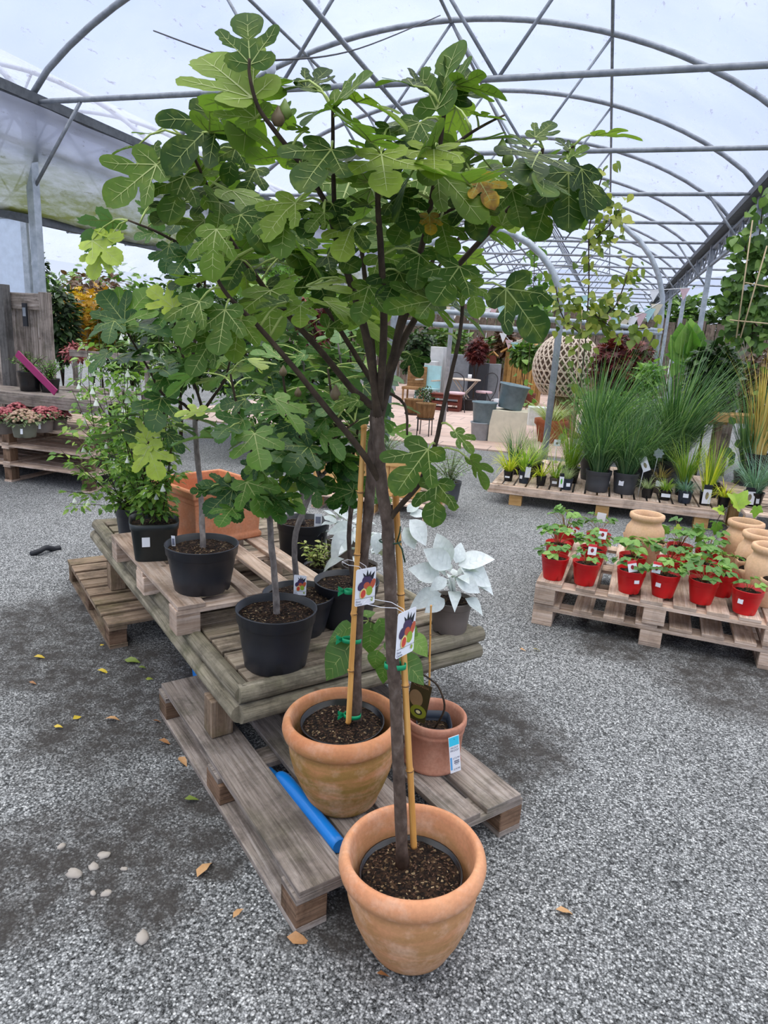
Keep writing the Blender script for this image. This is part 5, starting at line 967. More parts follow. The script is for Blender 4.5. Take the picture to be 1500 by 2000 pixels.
# ================= left side: pallet stack, fence, shrubs =================
M['dkleaf']=leafmat('dark_evergreen_leaf',[(0,(30,48,28)),(.6,(54,80,44)),(1,(90,120,66))],None,.2); M['mdleaf']=leafmat('mid_green_leaf',[(0,(58,88,40)),(.6,(92,128,58)),(1,(136,168,84))],None,.3); M['ylwleaf']=leafmat('autumn_yellow_leaf',[(0,(166,116,28)),(.4,(206,156,44)),(1,(236,200,76))],None,.3); M['redleaf']=leafmat('red_maple_leaf',[(0,(66,24,26)),(.6,(104,40,42)),(1,(140,70,60))],None,.25); M['sedum']=leafmat('sedum_flower_pink',[(0,(138,58,66)),(.6,(172,88,92)),(1,(200,130,126))],None,.1); M['sedumleaf']=leafmat('sedum_leaf',[(0,(84,104,70)),(1,(134,150,104))],None,.15); M['brownleaf']=leafmat('brown_leaf',[(0,(74,52,38)),(1,(120,88,60))],None,.2); M['limeleaf']=leafmat('big_lime_leaf',[(0,(96,148,60)),(1,(150,190,96))],((150,186,110),.4),.4)
def bush(label,pxc,pyt,pyb,wpx,y,lsize,mat,n,shape=OVS,name='shrub',cat='shrub',group=None,depth=1.0,trunk=True,mat2=None,hollow=.45,stemmat='twig'):
    top=YP(pxc,pyt,y); bot=YP(pxc,pyb,y); wd=(YP(pxc+wpx/2,(pyt+pyb)/2,y)-YP(pxc-wpx/2,(pyt+pyb)/2,y)).length/2; x=(top.x+bot.x)/2
    base=V((x,y,0)); c=V((0,0,(top.z+bot.z)/2)); hz=(top.z-bot.z)/2; t=thing(name,label,cat,base,0,group); f=MB(); a=MB()
    for i in range(int(n*1.5)):
        while True:
            q=V((U(-1,1),U(-1,1),U(-1,1)))
            if hollow<q.length<1: break
        k=1+.22*math.sin(q.x*5+i%3)*math.cos(q.z*6); p=c+V((q.x*wd*k,q.y*wd*depth*k,q.z*hz*k)); d=V((q.x+U(-.8,.8),q.y+U(-.8,.8),q.z*.5+U(-.9,.4))); f.leaf(shape,frame(d,V((q.x*.6+U(-.5,.5),q.y*.6+U(-.5,.5),1)),p),lsize*1.35*U(.6,1.3),0,None,.15,.2,.03)
    for k in range(6):
        an=U(0,6.28); a.tube(smooth([(0,0,0),c*.4+V((0,0,.0)),c+V((wd*.55*math.cos(an),wd*.55*depth*math.sin(an),hz*U(.0,.7)))],4),[.03*min(1,hz+.2)*(1-.1*j) for j in range(9)],5)
    obj('stems',a,M[stemmat],t); obj('foliage',f,M[mat],t); return t
# pallet stack with sedums
base=G(172,965); X0=base.x; n3=.19
for k,nm in enumerate(('bottom','middle','top')):
    xpallet(f'{nm} pallet of the left stack under the pink sedums',(X0-2.0,base.y+.02,n3*k),0,1.2,2.0,n3,8,'palletwood','stacked pallets at the left',w=.13,block='block')
SZ=n3*3; 
def sedum(label,px,py,r,h,pmat,pink,sticker=None):
    p=G(px,py,SZ); t=potthing(label,p,r*.8,r,h,pmat,'potted_sedum','sedum plant','potted sedums on the pallet stack',.9,0,.2,sticker=sticker); f=MB(); g=MB()
    for i in range(170):
        an=U(0,6.28); q=U(0,1)**.5; rr=r*1.25*q; z=h*.9+.13*(1-q*q*.75); pp=V((rr*math.cos(an),rr*math.sin(an),z)); g.ball(pp,U(.012,.022),.012,6,3,0)
    for i in range(240):
        an=U(0,6.28); q=U(.2,1)**.6; rr=r*1.15*q; pp=V((rr*math.cos(an),rr*math.sin(an),h*.9+U(0,.1)*(1.1-.3*q))); f.leaf(OVS,frame(V((math.cos(an),math.sin(an),U(-.4,.4))),(0,0,1),pp),.045,0,None,.2,.2,.03)
    obj('flower_heads',g,M['sedum' if pink else 'sedumpale'],t); obj('foliage',f,M['sedumleaf'],t)
M['sedumpale']=leafmat('sedum_bud',[(0,(150,128,96)),(1,(196,160,140))],None,.1); M['olivepot']=plastic('olive_grey_plastic',(104,104,88),.5)
sedum('paler budding sedum in an olive grey pot at the front edge of the left stack',49,853,.115,.13,'olivepot',False,(.55,.07,.02,.06)); sedum('pink sedum in a brown pot at the left frame edge on the stack',4,846,.11,.12,'taupe',True,(.55,.07,.02,.06)); sedum('pink sedum in a taupe pot right of the olive grey pot',84,843,.105,.12,'taupe',True,(.5,.07,.02,.06)); sedum('pink sedum at the back of the stack behind the olive grey pot',36,832,.1,.11,'taupe',True); sedum('pink sedum at the back right of the stack beside the flowering shrub',112,838,.1,.11,'taupe',True); sedum('pink sedum at the back middle of the stack between two taupe pots',70,830,.1,.11,'taupe',True)
# fence and staging
YF=6.15
def zat(px,py,y=YF): return YP(px,py,y)
p0=zat(30,560); x0=p0.x
t=thing('timber_post','blue grey timber post in front of the weathered fence at the left','post',(zat(33,700).x,YF-.12,0)); a=MB(); a.box((.1,.1,zat(22,556,YF-.12).z),(0,0,zat(22,556,YF-.12).z/2)); obj('post',a,M['postwood'],t,bevel=.005)
fx0=zat(-40,600).x; fx1=zat(102,600).x; ft=zat(60,570).z
t=thing('board_fence','weathered board fence with top rail at the far left','fence',(fx0,YF,0)); W=fx1-fx0; k=0; x=0
while x<W-.05:
    a=MB(); a.box((.085,.02,ft-.15),(x+.05,.03,(ft-.15)/2)); obj('board',a,M['greywood'],t); x+=.095
a=MB(); a.box((W,.04,.17),(W/2,-.02,ft-.1)); obj('top_rail',a,M['greywood'],t,bevel=.004)
a=MB(); a.box((.13,.05,ft),(W-.06,-.03,ft/2)); obj('end_post',a,M['greywood'],t,bevel=.004)
p=zat(52,615,YF-.06); t=thing('hanging_tag','dark plastic sleeve with a picture hanging on the weathered fence','tag',p+V((0,-.02,0))); a=MB(); a.box((.055,.02,.24)); obj('sleeve',a,M['darkink'],t); b=MB(); b.box((.04,.002,.09),(0,-.012,.03)); obj('picture',b,M['steel'],t)
st=thing('potting_shelf','low weathered plank shelf behind the pink sedums at the left','shelf',(fx0,YF-.75,0)); sz=zat(60,765,YF-.5).z
a=MB(); a.box((2.2,.5,.03),(1.1,.3,sz-.015)); obj('shelf_board',a,M['greywood'],st); a=MB(); a.box((2.2,.03,.1),(1.1,.04,sz-.07)); obj('front_board',a,M['greywood'],st)
for x in(.1,2.1): a=MB(); a.box((.07,.07,sz-.03),(x,.3,(sz-.03)/2)); obj('leg',a,M['postwood'],st)
pp=V((zat(60,760,YF-.45).x,YF-.45,sz)); shrub('olive heather in a black pot on the shelf beside the blue grey post',pp,(.12,.2),'inkpot',420,.2,.24,.03,'mdleaf',OVS,20); pp=V((zat(98,760,YF-.4).x,YF-.4,sz)); shrub('fresh green mounded shrub on the shelf behind the magenta strip',pp,(.1,.14),'inkpot',420,.2,.24,.03,'straw',OVS,20)
q0,q1=zat(33,690,YF-.72),zat(108,752,YF-.72); q1.z=sz+.045; a=MB(); a.beam(q0,q1,.012,.07); tag(obj('magenta_strip',a,M['magenta']),'slanting magenta plastic strip leaning by the blue grey post','strip')
# grey wooden staging frame behind the flowering shrub
t=thing('staging_bench','weathered wooden staging bench behind the white flowered shrubs','bench',YP(170,770,7.6)*1); b=V(t.location); b.z=0; t.location=b
zt=YP(170,765,7.6).z
for i in range(4): a=MB(); a.box((1.3,.12,.025),(0,i*.14,zt)); obj('slat',a,M['greywood'],t)
for x in(-.6,.6):
    for y in(0,.42): a=MB(); a.box((.06,.06,zt),(x,y,zt/2)); obj('leg',a,M['greywood'],t)
zr=YP(170,692,8.0).z
a=MB(); a.box((1.3,.04,.09),(0,.46,zr)); obj('back_rail',a,M['greywood'],t)
for x in(-.6,.6): a=MB(); a.box((.05,.04,zr),(x,.48,zr/2)); obj('upright',a,M['greywood'],t)
# white glazed door leaf at the left edge
p=YP(30,500,7.6); t=tag(bpy.data.objects.new('door_1',None),kind='structure'); C.objects.link(t); t.location=(YP(58,500,7.6).x-.9,7.6,0); zt=YP(40,412,7.6).z
a=MB(); a.box((.75,.02,zt-.2),(.42,0,(zt-.2)/2+.1)); obj('panel',a,plain('white_polycarbonate',(196,210,228),.35),t)
for s,at in (((.1,.05,zt),(.85,0,zt/2)),((.1,.05,zt),(.0,0,zt/2)),((.94,.05,.09),(.42,0,zt-.05)),((.94,.05,.09),(.42,0,.06))): a=MB(); a.box(s,at); obj('frame_bar',a,M['palesteel'],t,bevel=.01)
bush('dark evergreen shrub between the weathered fence and the yellow maple',116,550,700,60,8.6,.09,'dkleaf',700); bush('dark leafy climber at the top of the door frame behind the left post',70,490,560,34,8.8,.08,'dkleaf',160)
bush('autumn yellow maple behind the white flowered shrubs',178,565,690,110,9.6,.11,'ylwleaf',900,MAPLE,'maple_tree','maple',hollow=.2); bush('pinkish heather behind the grey bench',150,670,705,50,8.3,.05,'sedum',200)
bush('dark bronze leafed shrub just above the yellow maple',190,535,580,100,10.4,.1,'brownleaf',160); bush('mixed green shrub right of the yellow maple',255,560,740,110,9.4,.1,'mdleaf',800); bush('dense mid green shrub seen through the fig stems',350,560,760,130,8.8,.1,'mdleaf',900); bush('lime tinted tree behind the crown of the young figs',520,440,600,150,12.5,.16,'limeleaf',420,MAPLE,'tree','tree'); bush('dense green shrub mass behind the young figs',470,560,780,150,9.0,.1,'dkleaf',900); bush('green leafed shrub behind the main fig stems',590,560,780,120,9.6,.1,'mdleaf',900); bush('dark purple leafed vine among the green shrubs',615,570,690,60,8.6,.08,'redleaf',260); bush('shaded green shrub just left of the twin fig stems',690,560,740,100,11.0,.1,'mdleaf',700)
bush('lower green shrub seen between the pots and the stems',560,740,860,240,8.2,.08,'mdleaf',900)
# festoon bulb
p=K(529,128,2.3); t=thing('festoon_bulb','small clear festoon bulb hanging near the top of the fig crown','light bulb',p); a=MB(); a.lathe([(0,-.028),(.011,-.024),(.016,-.012),(.014,.004),(.007,.016),(.006,.02)],14); obj('glass',a,plain('bulb_glass',(196,200,214),.1),t); b=MB(); b.lathe([(.007,.018),(.007,.034),(0,.036)],10); obj('socket',b,M['darkink'],t)
a=MB(); a.tube(smooth([K(300,60,3.4),K(440,110,2.7),K(529,118,2.3),K(700,95,3.2),K(860,30,4.6)],8),.003,5); tag(obj('light_cable',a,M['darkink']),'thin dark festoon cable strung through the top of the fig crown','cable')
# ================= far courtyard and right background =================
M['zinc']=plain('weathered_zinc',(112,132,140),.5,.2,.4,.25); M['zinclight']=plain('pale_zinc',(158,164,170),.5,.2,.4,.2); M['cream']=plain('cream_stone',(220,212,190),.8,0,.2,.1); M['marble']=plain('pale_marble',(214,220,214),.5,0,.3,.2); M['aqua']=plain('aqua_paint',(176,218,222),.5); M['pink']=plain('pink_cushion',(216,186,192),.8); M['rust']=plain('red_brown_stain',(110,52,38),.6); M['wicker']=wood('wicker',(120,88,54),(166,128,86),(196,160,116),0,.5,.3); M['whitewick']=plain('pale_wicker',(206,190,172),.7); M['dkmetal']=plain('dark_metal',(44,42,44),.5); M['tan']=wood('tan_shed_wood',(150,108,58),(184,140,82),(206,168,108),0,.4,.3); M['concrete']=plain('grey_concrete',(138,142,148),.85,0,.2,.2); M['darkstone']=plain('dark_slate',(56,58,64),.6); M['palecol']=plain('white_stone',(204,206,206),.8); M['fencewood']=wood('grey_brown_fence',(86,74,64),(120,106,94),(150,136,122),.1,.5,.5)
def bx(nm,t,s,at,mat,rot=0,bev=0): a=MB(); a.box(s,MX.Translation(at)@MX.Rotation(rot,4,'Z')); return obj(nm,a,M[mat],t,bevel=bev)
def tb_(nm,t,pts,r,mat,n=6): a=MB(); a.tube(pts,r,n); return obj(nm,a,M[mat],t)
# bistro set
t=thing('bistro_table','round folding bistro table with crossed legs on the pink paving','table',G(905,800)); 
a=MB(); a.lathe([(0,.72),(.36,.72),(.37,.735),(.36,.75),(0,.75)],32); obj('tabletop',a,M['whitewick'],t)
for y in(-.17,.17):
    tb_('leg',t,[(-.3,y,0),(.28,y,.72)],.016,'whitewick'); tb_('leg',t,[(.3,y,0),(-.28,y,.72)],.016,'whitewick')
def bistro(label,loc,rz):
    t=thing('bistro_chair',label,'chair',loc,rz,'bistro chairs with pink seats'); a=MB(); a.lathe([(0,.43),(.19,.43),(.21,.45),(.2,.48),(0,.49)],24); obj('seat_cushion',a,M['pink'],t)
    for x in(-.2,.2): tb_('leg',t,[(x,-.2,0),(x,.18,.46)],.011,'dkmetal'); tb_('leg',t,[(x,.24,0),(x,-.16,.46)],.011,'dkmetal')
    tb_('back_frame',t,smooth([(-.2,.18,.46),(-.2,.24,.8),(0,.27,.92),(.2,.24,.8),(.2,.18,.46)],4),.012,'dkmetal'); return t
bc=bistro('bistro chair with pink round seat left of the crossed leg table',G(888,806),.4); dup(bc,G(942,802),-.5,'bistro chair with pink round seat right of the crossed leg table')
tag(obj('mug',(lambda m:(m.lathe([(0,.75),(.045,.75),(.05,.86),(.042,.86),(.04,.76),(0,.76)],14),m)[1])(MB()),M['white'],None,G(912,800)),'white pot standing on the round bistro table','pot')
t=thing('garden_chair','aqua painted chair with a tall slatted back at the left of the courtyard','chair',G(832,792),-.2); bx('seat',t,(.5,.48,.04),(0,0,.42),'aqua'); bx('backrest',t,(.48,.03,.55),(0,.24,.72),'aqua')
for x in(-.22,.22):
    for y in(-.2,.22): bx('leg',t,(.04,.04,.42),(x,y,.21),'aqua')
    bx('armrest',t,(.05,.46,.03),(x,0,.64),'whitewick')
t=thing('garden_chair','tan wicker chair at the left beside the aqua chair','chair',G(806,790)); bx('seat',t,(.5,.5,.06),(0,0,.42),'wicker'); bx('backrest',t,(.5,.05,.5),(0,.25,.7),'wicker')
for x in(-.22,.22):
    for y in(-.2,.22): bx('leg',t,(.04,.04,.42),(x,y,.21),'wicker')
def lth(name,label,cat,loc,prof,mat,rz=0,group=None,n=28,rot=None,sq=None): a=MB(); a.lathe(prof,n,sq=sq); return tag(obj(name,a,M[mat],None,loc,rot),label,cat,group)
t=thing('topiary_ball','clipped dark green box ball beside the red brown crate','topiary',G(828,800)); f=MB()
for i in range(500):
    q=V((rn.gauss(0,1),rn.gauss(0,1),rn.gauss(0,1))).normalized(); f.leaf(OVS,frame(V((U(-1,1),U(-1,1),U(-1,1))),q,V((0,0,.3))+q*U(.2,.27)),.06,0)
obj('foliage',f,M['dkleaf'],t); tb_('trunk',t,[(0,0,0),(0,0,.2)],.02,'twig')
t=thing('slatted_crate','low red brown slatted bench in front of the courtyard chairs','bench',G(870,803)); 
for z in(.06,.2,.34): bx('slat',t,(.7,.03,.07),(0,-.15,z),'rust'); bx('slat',t,(.7,.03,.07),(0,.15,z),'rust')
bx('top_board',t,(.74,.38,.03),(0,0,.4),'rust')
for x in(-.33,.33): bx('upright',t,(.05,.3,.4),(x,0,.2),'rust')
def basket(label,loc):
    t=thing('wicker_basket',label,'basket',loc,0,'wicker baskets on stands'); a=MB(); a.lathe([(0,.3),(.14,.3),(.17,.56),(.18,.58),(.165,.58),(.15,.5),(0,.48)],24); obj('basket',a,M['wicker'],t)
    for k in range(4): an=PI/4+PI/2*k; tb_('leg',t,[(.15*math.cos(an),.15*math.sin(an),0),(.14*math.cos(an),.14*math.sin(an),.34)],.01,'dkmetal')
    a=MB(); a.tube([(.15*math.cos(i*PI/8),.15*math.sin(i*PI/8),.32) for i in range(17)],.01,6); obj('ring',a,M['dkmetal'],t); return t
k=basket('wicker basket planter on a dark stand, nearer of the pair',G(828,853)); dup(k,G(804,842),.3,'wicker basket planter on a dark stand, farther of the pair')
zp=[(0,0),(.15,0),(.155,.01),(.185,.34),(.2,.35),(.2,.37),(.185,.37),(.17,.3),(.14,.05),(0,.05)]
lth('zinc_bucket','pale grey zinc bucket at the bottom of the stack on the paving','bucket',G(937,861),[(r*.95,z*.88) for r,z in zp],'zinclight',group='zinc buckets'); bz=G(937,861)
lth('zinc_bucket','blue grey zinc bucket stacked on top of the pale bucket','bucket',bz+V((.03,0,.30)),[(r*1.1,z) for r,z in zp],'zinc',group='zinc buckets')
cb=G(984,868)+V((.0,.2,0)); t=bx('stone_block',None,(.62,.5,.56),cb+V((0,.1,.28)),'cream',.1,.01); tag(t,'cream stone block under the tilted zinc bucket','block')
lth('zinc_bucket','large blue grey zinc tub tilted on the cream block','bucket',cb+V((.0,.08,.58)),[(r*1.3,z*1.1) for r,z in zp],'zinc',rot=(0,.14,0),group='zinc buckets')
t=bx('stone_block',None,(.4,.35,.4),G(1045,835)+V((0,.3,.2)),'marble',.2,.01); tag(t,'pale veined marble block behind the deck grasses','block')
p=YP(1077,822,12.2); p.z=0; t=thing('potted_grass','wispy grass in a wide red terracotta bowl behind the deck','grass plant',p); a=MB(); a.lathe([(0,0),(.18,0),(.2,.02),(.25,.3),(.29,.34),(.29,.42),(.26,.42),(.2,.36),(0,.35)],28); obj('pot',a,M['terrared'],t); a=MB()
for i in range(200): an=U(0,6.28); a.blade((.12*math.cos(an),.12*math.sin(an),.38),(math.cos(an)*.9,math.sin(an)*.9,1),U(.4,.8),.01,U(.6,1.6),0)
obj('foliage',a,M['palegrass'],t)
# woven egg chair
p=G(1100,790); p=YP(1100,775,13.4); p.z=0; t=thing('wicker_egg_chair','pale woven wicker egg chair behind the grasses','chair',p); R=.62; a=MB(); zc=YP(1100,718,13.4).z
def sph(u,v): return V((R*math.cos(v)*math.cos(u),R*math.cos(v)*math.sin(u),R*1.02*math.sin(v)+zc))
for k in range(30):
    for s in(-1,1): a.tube([sph(2*PI*k/30+s*j*.11,-.9+j*.155) for j in range(14)],.016,5)
for v in(-.9,-.5,-.1,.3,.7,1.1): a.tube([sph(2*PI*i/30,v) for i in range(31)],.012,5)
obj('woven_shell',a,M['whitewick'],t); lin_=MB(); lin_.ball((0,0,zc),R*.93,R*.93,20,12,0); obj('cushion_liner',lin_,plain('brown_liner',(112,92,78),.9),t)  # even brown ball lining the woven shell
lth_=MB(); lth_.lathe([(0,0),(.4,0),(.42,.05),(.3,.1),(.25,max(.2,zc-R*.8)),(0,max(.2,zc-R*.8))],24); obj('base',lth_,M['wicker'],t)
# columns, planters, shed door
for lb,px,pt,pb_,w,y,mat in (('tall white stone column at the back left of the courtyard',852,677,752,.36,18.5,'palecol'),('broad grey slab column behind the bistro table',893,692,762,.5,18.3,'concrete'),('dark slate planter box under the small red maple',932,708,755,.55,18.6,'darkstone'),('grey stone trough right of the bistro table',958,710,750,.45,18.8,'concrete'),('low white stone block left of the white column',840,705,755,.3,18.0,'palecol')):
    p=YP(px,pb_,y); z=YP(px,pt,y).z; t=bx('stone_column' if 'column' in lb else 'stone_planter',None,(w,.4,z),(p.x,y,z/2),mat,0,.01); tag(t,lb,'column' if 'column' in lb else 'planter')
p=YP(1018,748,19.5); zt=YP(1018,660,19.5).z; t=thing('garden_shed','small honey timber shed with a pitched roof at the back of the courtyard','shed',(p.x,19.8,0)); bx('wall',t,(1.0,.8,zt*.8),(0,0,zt*.4),'tan'); 
for i in range(6): bx('door_board',t,(.12,.02,zt*.7),(-.35+i*.14,-.42,zt*.38),'tan')
for s in(-1,1):
    a=MB(); a.box((.8,1.0,.04),MX.Translation((s*.3,0,zt*.9))@MX.Rotation(s*.6,4,'Y')); obj('roof_panel',a,M['tan'],t)
bush('small red laceleaf maple in front of the far fence',932,664,708,36,17.5,.13,'redleaf',350,MAPLE,'maple_tree','maple'); bush('trailing green plant hanging before the timber shed',1030,672,712,60,17.5,.14,'mdleaf',350); bush('buff ornamental grass like shrub before the far fence',986,646,690,28,20,.18,'brownleaf',200); bush('dark green shrub at the back left beside the white column',820,640,740,60,19.5,.16,'dkleaf',600); bush('green shrub behind the columns near the far fence',880,640,690,70,21,.16,'mdleaf',400); bush('green shrub between the maple and the shed',965,655,720,30,20.5,.14,'mdleaf',260)
# far fence and trees
t=thing('board_fence','tall grey brown board fence closing the far end of the courtyard','fence',(-12,24,0)); zt=YP(950,598,24).z
for i in range(40):
    bx('board',t,(.28,.03,zt*U(.93,1.03)),(.3*i,0,zt/2),'fencewood')
t2=thing('board_fence','brown bark fence behind the right hand posts','fence',(1.0,27,0)); zt=YP(1340,625,27).z
for i in range(30): bx('board',t2,(.3,.05,zt*U(.9,1.05)),(.33*i,0,zt/2),'fencewood')
for i,(px,pt,pb_,w,y,mt) in enumerate(((-40,540,680,260,38,'dkleaf'),(200,520,660,260,39,'mdleaf'),(420,540,660,240,38,'dkleaf'),(640,550,660,220,39,'mdleaf'),(800,585,670,180,38,'dkleaf'),(1010,590,680,200,39,'mdleaf'),(1200,600,690,180,38,'dkleaf'),(1330,570,690,120,38,'mdleaf'),(1480,560,700,200,38,'dkleaf'))):
    bush('distant '+('dark' if mt=='dkleaf' else 'pale')+' green tree beyond the tunnel, '+['at the left frame edge','behind the yellow maple','behind the young figs','behind the main fig stems','left of the far fence','behind the far fence','behind the inner hoops','behind the right posts','at the right frame edge'][i],px,pt,pb_,w,y,.42,mt,500,OVS,'tree','tree','trees beyond the tunnel',.6)
# inner hoop frame with rails
def hoop(label,px,y,R):
    top=YP(px,620,y); t=thing('pipe_hoop',label,'pipe hoop',(top.x,y,0),0,'inner pipe hoops'); a=MB(); zs=top.z
    a.tube([(0,0,0),(0,0,zs)]+[(-R+R*math.cos(i*PI/16),0,zs+R*.95*math.sin(i*PI/16)) for i in range(1,17)]+[(-2*R,0,0)],.045,8); obj('pipe',a,M['palesteel'],t); return top
h1=hoop('pale steel pipe hoop curving left above the courtyard, nearer one',1095,9.6,1.15); h2=hoop('pale steel pipe hoop farther right behind the red maple',1292,13.5,1.9)
for py,lb in ((612,'upper'),(634,'lower')):
    q0=YP(790,py-8 if py<620 else py-4,9.9); q1=YP(1095,py+14,9.9); q2=YP(1290,py+34 if py<620 else py+16,13.5); a=MB(); a.tube(smooth([q0,q1,q2],5),.038,8); tag(obj('pipe_rail',a,M['palesteel']),f'{lb} pale pipe rail joining the inner hoops','rail',group='rails of the inner hoops')
# bunting
def bunting(label,pts,n):
    t=thing('bunting',label,'bunting',pts[0]); b=V(pts[0]); q=[p-b for p in smooth(pts,12)]; tb_('string',t,q,.006,'white'); cols=['white','pink','aqua','cream']
    for i in range(n):
        p=q[int((i+.5)/n*(len(q)-1))]; a=MB(); k=a.add([p+V((-.1,0,0)),p+V((.1,0,0)),p+V((0,.02,-.24))]); a.face((k,k+1,k+2)); obj('pennant',a,M[cols[i%4]],t)
bunting('string of pastel pennants above the courtyard, left of the inner hoops',[V((XL,15.9,3.0)),YP(840,590,15.95),YP(930,605,15.95),YP(1040,585,15.95),V((XR,15.9,3.0))],22); bunting('string of pale pennants by the right hand inner hoop',[YP(1170,612,13),YP(1230,620,13.1),YP(1290,590,13.2)],8); bunting('short string of pennants in front of the timber shed',[YP(980,646,18),YP(1000,668,18),YP(1020,662,18)],4)
# right background plants
bush('dark red maple shrub behind the deck grasses',1212,664,772,112,11.6,.12,'redleaf',1100,MAPLE,'maple_tree','maple',hollow=.2)
bush('low spreading green shrub under the red maple',1215,765,820,200,10.8,.07,'straw',900); bush('bronze tipped evergreen shrub beside the timber post at the right',1390,672,812,96,10.2,.1,'dkleaf',1000,OV,mat2=None); bush('mottled brown green shrub at the right edge behind the straw grass',1480,690,810,90,11.4,.11,'brownleaf',400); bush('small lime shrub between the red maple and the right hoop',1268,710,770,50,11.0,.09,'limeleaf',220)
p=YP(1342,760,12.0); p.z=0; t=thing('large_leaved_plant','plant with huge lime green leaves between the right hand posts','leafy plant',p); f=MB(); a=MB()
for (bx_,by,tx,ty,n3) in ((1335,700,1318,660,(0,-.8,.5)),(1340,705,1322,700,(-.5,-.6,.5)),(1350,700,1375,672,(.6,-.5,.5)),(1348,690,1338,640,(-.4,-.5,.3)),(1352,690,1366,640,(.5,-.6,.4)),(1340,712,1350,735,(0,-.7,.5)),(1330,712,1312,730,(-.3,-.6,.5)),(1345,690,1352,632,(.1,-.7,.5)),(1350,695,1372,655,(.3,-.7,.5)),(1338,705,1308,690,(-.3,-.6,.6)),(1345,700,1368,690,(.2,-.8,.5)),(1335,690,1330,640,(-.2,-.7,.5))):
    b,q=YP(bx_,by,12.0)-p,YP(tx,ty,11.9)-p; f.leaf(HEART,frame(q-b,V(n3),b),(q-b).length*1.15,0,None,.2,.2,.04,1); a.tube([(0,0,0),b*.5,b],.015,6)
obj('stalks',a,M['petiole'],t); obj('foliage',f,[M['limeleaf'],M['vein']],t)
for lb,px,y,w,z_ in (('honey timber bench behind the lime grasses',1372,10.0,.5,812),('honey timber bench at the right edge under the straw grass',1480,9.6,.7,815)):
    p=YP(px,z_,y); t=thing('timber_bench',lb,'bench',(p.x,y+.3,0)); bx('top_board',t,(w*1.3,.5,.1),(0,0,p.z-.05),'newwood')
    for x in(-.5,.5): bx('leg',t,(.05,.2,p.z-.1),(x*w,.12,(p.z-.1)/2),'darkpallet')
M['canepale']=plain('pale_cane',(196,176,140),.5)
M['birch']=leafmat('yellowing_climber_leaf',[(0,(84,108,40)),(.6,(126,146,58)),(1,(178,180,84))],None,.35)
# climbing plants
def climber(label,base,pts,n,lsize,mat,spread,canes=(),shape=HEART):
    t=thing('climbing_plant',label,'climbing plant',base); b=V(base); f=MB(); a=MB()
    for L in pts:
        q=smooth(L,6); a.tube([p-b for p in q],.008,5)
        for i in range(n//len(pts)):
            p=rn.choice(q)+V((U(-1,1),U(-1,1)*.6,U(-1,1)))*spread; d=V((U(-1,1),U(-1,1),U(-1.2,.2))); f.leaf(shape,frame(d,V((U(-.7,.7),-.8+U(-.3,.3),.6)),p-b),lsize*U(.6,1.2),0,None,.15,.2,.03)
    obj('stems',a,M['twig'],t); obj('foliage',f,M[mat],t)
    for c0,c1 in canes: a=MB(); a.tube([c0-b,c1-b],.008,6); obj('cane',a,M['canepale'],t)
y=8.7; b=YP(1128,780,y); b.z=.2
climber('birch leaved climber on a cane in the middle right distance',b,[[b,YP(1140,700,y),YP(1150,560,y),YP(1152,440,y),YP(1180,330,y)],[YP(1145,640,y),YP(1200,600,y),YP(1230,520,y+.3)],[YP(1145,660,y),YP(1100,620,y),YP(1085,560,y)],[YP(1150,480,y),YP(1190,440,y),YP(1215,400,y)],[YP(1146,600,y),YP(1200,640,y),YP(1270,640,y+.2)]],340,.10,'birch',.17,[(b,YP(1137,605,y))])
y=9.6; b=YP(1490,800,y); b.z=0
climber('dense dark leaved climber on a cane trellis at the right edge',b,[[b,YP(1470,640,y),YP(1480,500,y),YP(1490,400,y)],[YP(1475,650,y),YP(1450,640,y),YP(1440,590,y)],[YP(1480,560,y),YP(1462,520,y),YP(1455,480,y)],[YP(1490,640,y),YP(1510,560,y),YP(1520,460,y)],[YP(1480,640,y),YP(1450,600,y),YP(1440,560,y)]],560,.12,'mdleaf',.2,[(YP(1438,660,y-.25),YP(1470,430,y-.25)),(YP(1446,660,y-.25),YP(1498,480,y-.25)),(YP(1425,625,y-.25),YP(1500,632,y-.25)),(YP(1455,552,y-.25),YP(1500,560,y-.25))])
t=thing('timber_post','grey timber post below the dark climber at the right','post',(YP(1440,720,10.6).x,10.6,0)); zt=YP(1455,640,10.6).z; bx('post',t,(.13,.13,zt),(0,0,zt/2),'greywood')
y=15.5; b=YP(1040,690,y); b.z=0
climber('slender climber rising on a string in front of the far roof bars',b,[[b,YP(1042,560,y),YP(1044,470,y)],[YP(1042,600,y),YP(1010,590,y)],[YP(1043,560,y),YP(1070,590,y)]],170,.16,'kiwi',.3)

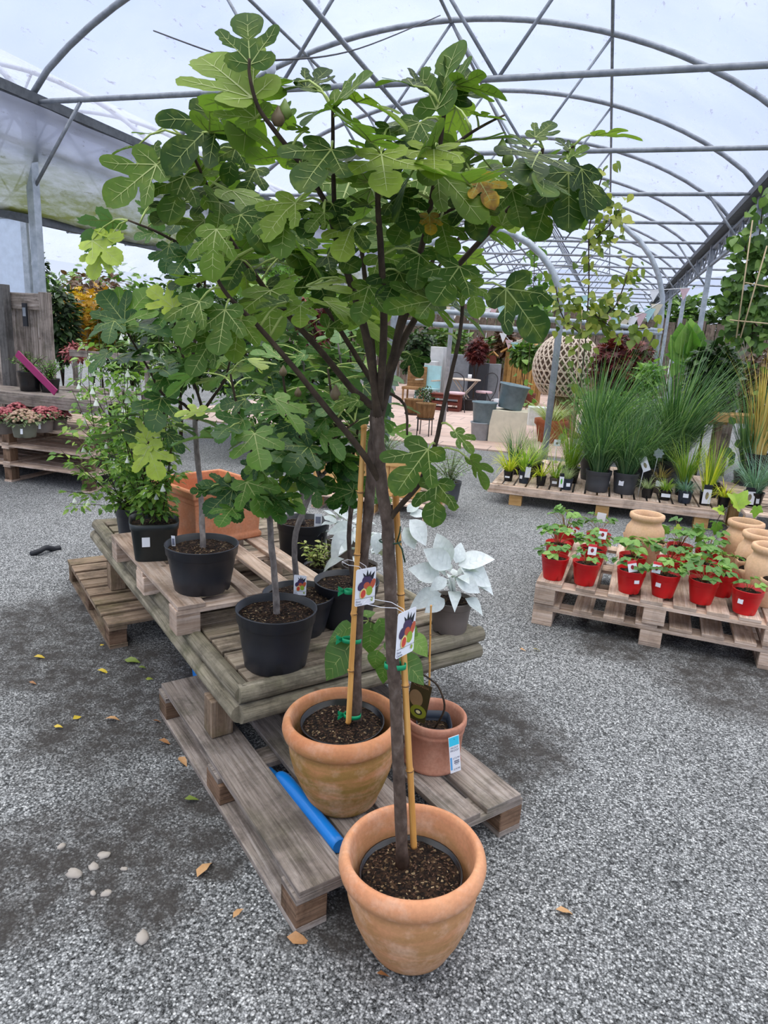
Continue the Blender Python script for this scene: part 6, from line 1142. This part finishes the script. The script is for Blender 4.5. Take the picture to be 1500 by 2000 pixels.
# small things of the courtyard
t=thing('watering_can','white watering can beside the right bistro chair','watering can',G(972,800)); a=MB(); a.lathe([(0,0),(.13,0),(.135,.01),(.12,.26),(.11,.27),(.1,.26),(.12,.02),(0,.02)],20); obj('body',a,M['white'],t); tb_('spout',t,[(.12,0,.06),(.24,0,.2),(.3,0,.3)],.02,'white'); tb_('handle',t,smooth([(-.11,0,.25),(-.22,0,.2),(-.13,0,.06)],4),.012,'white')
p=YP(962,712,18.8); t=thing('bird_house','small orange roofed bird house on the grey stone trough','bird house',V((p.x,18.8,YP(958,710,18.8).z))); bx('box',t,(.16,.16,.22),(0,0,.11),'rust')
for s in(-1,1): a=MB(); a.box((.18,.22,.02),MX.Translation((s*.06,0,.26))@MX.Rotation(s*.7,4,'Y')); obj('roof_panel',a,M['tan'],t)
for lb,px,py,r,h,mt in (('black pot standing on the paving between table and tub',905,806,.2,.3,'dkmetal'),('tan woven basket on the paving behind the right bistro chair',935,790,.24,.3,'wicker'),('brown glazed pot on the paving right of the tilted tub',1025,800,.2,.4,'rust'),('small terracotta pot on gravel behind the fig canes',676,868,.16,.24,'terrared')):
    lth('garden_pot',lb,'pot',G(px,py)+V((0,.45,0)),[(0,0),(r*.75,0),(r*.8,.02),(r,h*.9),(r*1.06,h*.92),(r*1.06,h),(r*.95,h),(r*.85,h*.5),(0,h*.4)],mt)
# ================= camera, world, view =================
cam=bpy.data.cameras.new('camera'); co=bpy.data.objects.new('camera',cam); C.objects.link(co)
cam.sensor_fit='AUTO'; cam.sensor_width=36; cam.lens=FPX/2000*36; cam.clip_start=.05; cam.clip_end=200
co.matrix_world=MX.Translation(EYE) @ MX((RX,-DY,-FW)).transposed().to_4x4()
sc=bpy.context.scene; sc.camera=co
w=bpy.data.worlds.new('overcast_sky'); sc.world=w; w.use_nodes=True; nt=w.node_tree; bg=nt.nodes['Background']
tc=nt.nodes.new('ShaderNodeTexCoord'); sx=nt.nodes.new('ShaderNodeSeparateXYZ'); nt.links.new(tc.outputs['Generated'],sx.inputs[0])
rp=nt.nodes.new('ShaderNodeValToRGB'); nt.links.new(sx.outputs[2],rp.inputs[0]); e=rp.color_ramp.elements
e[0].position=0.0; e[0].color=lin((226,234,244)); e[1].position=.12; e[1].color=lin((208,222,252)); e2=e.new(.35); e2.color=lin((186,206,250)); e3=e.new(.7); e3.color=lin((240,238,234))
nt2=nt.nodes.new('ShaderNodeTexNoise'); nt2.inputs['Scale'].default_value=2.2; nt2.inputs['Detail'].default_value=4; nt.links.new(tc.outputs['Generated'],nt2.inputs['Vector'])
r2=nt.nodes.new('ShaderNodeValToRGB'); nt.links.new(nt2.outputs['Fac'],r2.inputs[0]); r2.color_ramp.elements[0].position=.35; r2.color_ramp.elements[0].color=(.86,.88,.95,1); r2.color_ramp.elements[1].position=.65; r2.color_ramp.elements[1].color=(1.12,1.1,1.06,1)
mx=nt.nodes.new('ShaderNodeMix'); mx.data_type='RGBA'; mx.blend_type='MULTIPLY'; mx.clamp_result=False; mx.inputs[0].default_value=1; nt.links.new(rp.outputs[0],mx.inputs[6]); nt.links.new(r2.outputs[0],mx.inputs[7])
nt.links.new(mx.outputs[2],bg.inputs[0])
mr=nt.nodes.new('ShaderNodeMapRange'); nt.links.new(sx.outputs[2],mr.inputs[0]); mr.inputs[1].default_value=.42; mr.inputs[2].default_value=.95; mr.inputs[3].default_value=1.0; mr.inputs[4].default_value=4.5; nt.links.new(mr.outputs[0],bg.inputs[1])   # an overcast sky is about three times brighter overhead than low down
vs=sc.view_settings; sc.display_settings.display_device='sRGB'; vs.view_transform='Standard'; vs.look='None'; vs.gamma=1.0; vs.use_curve_mapping=False; vs.exposure=0.1
bpy.context.view_layer.update()
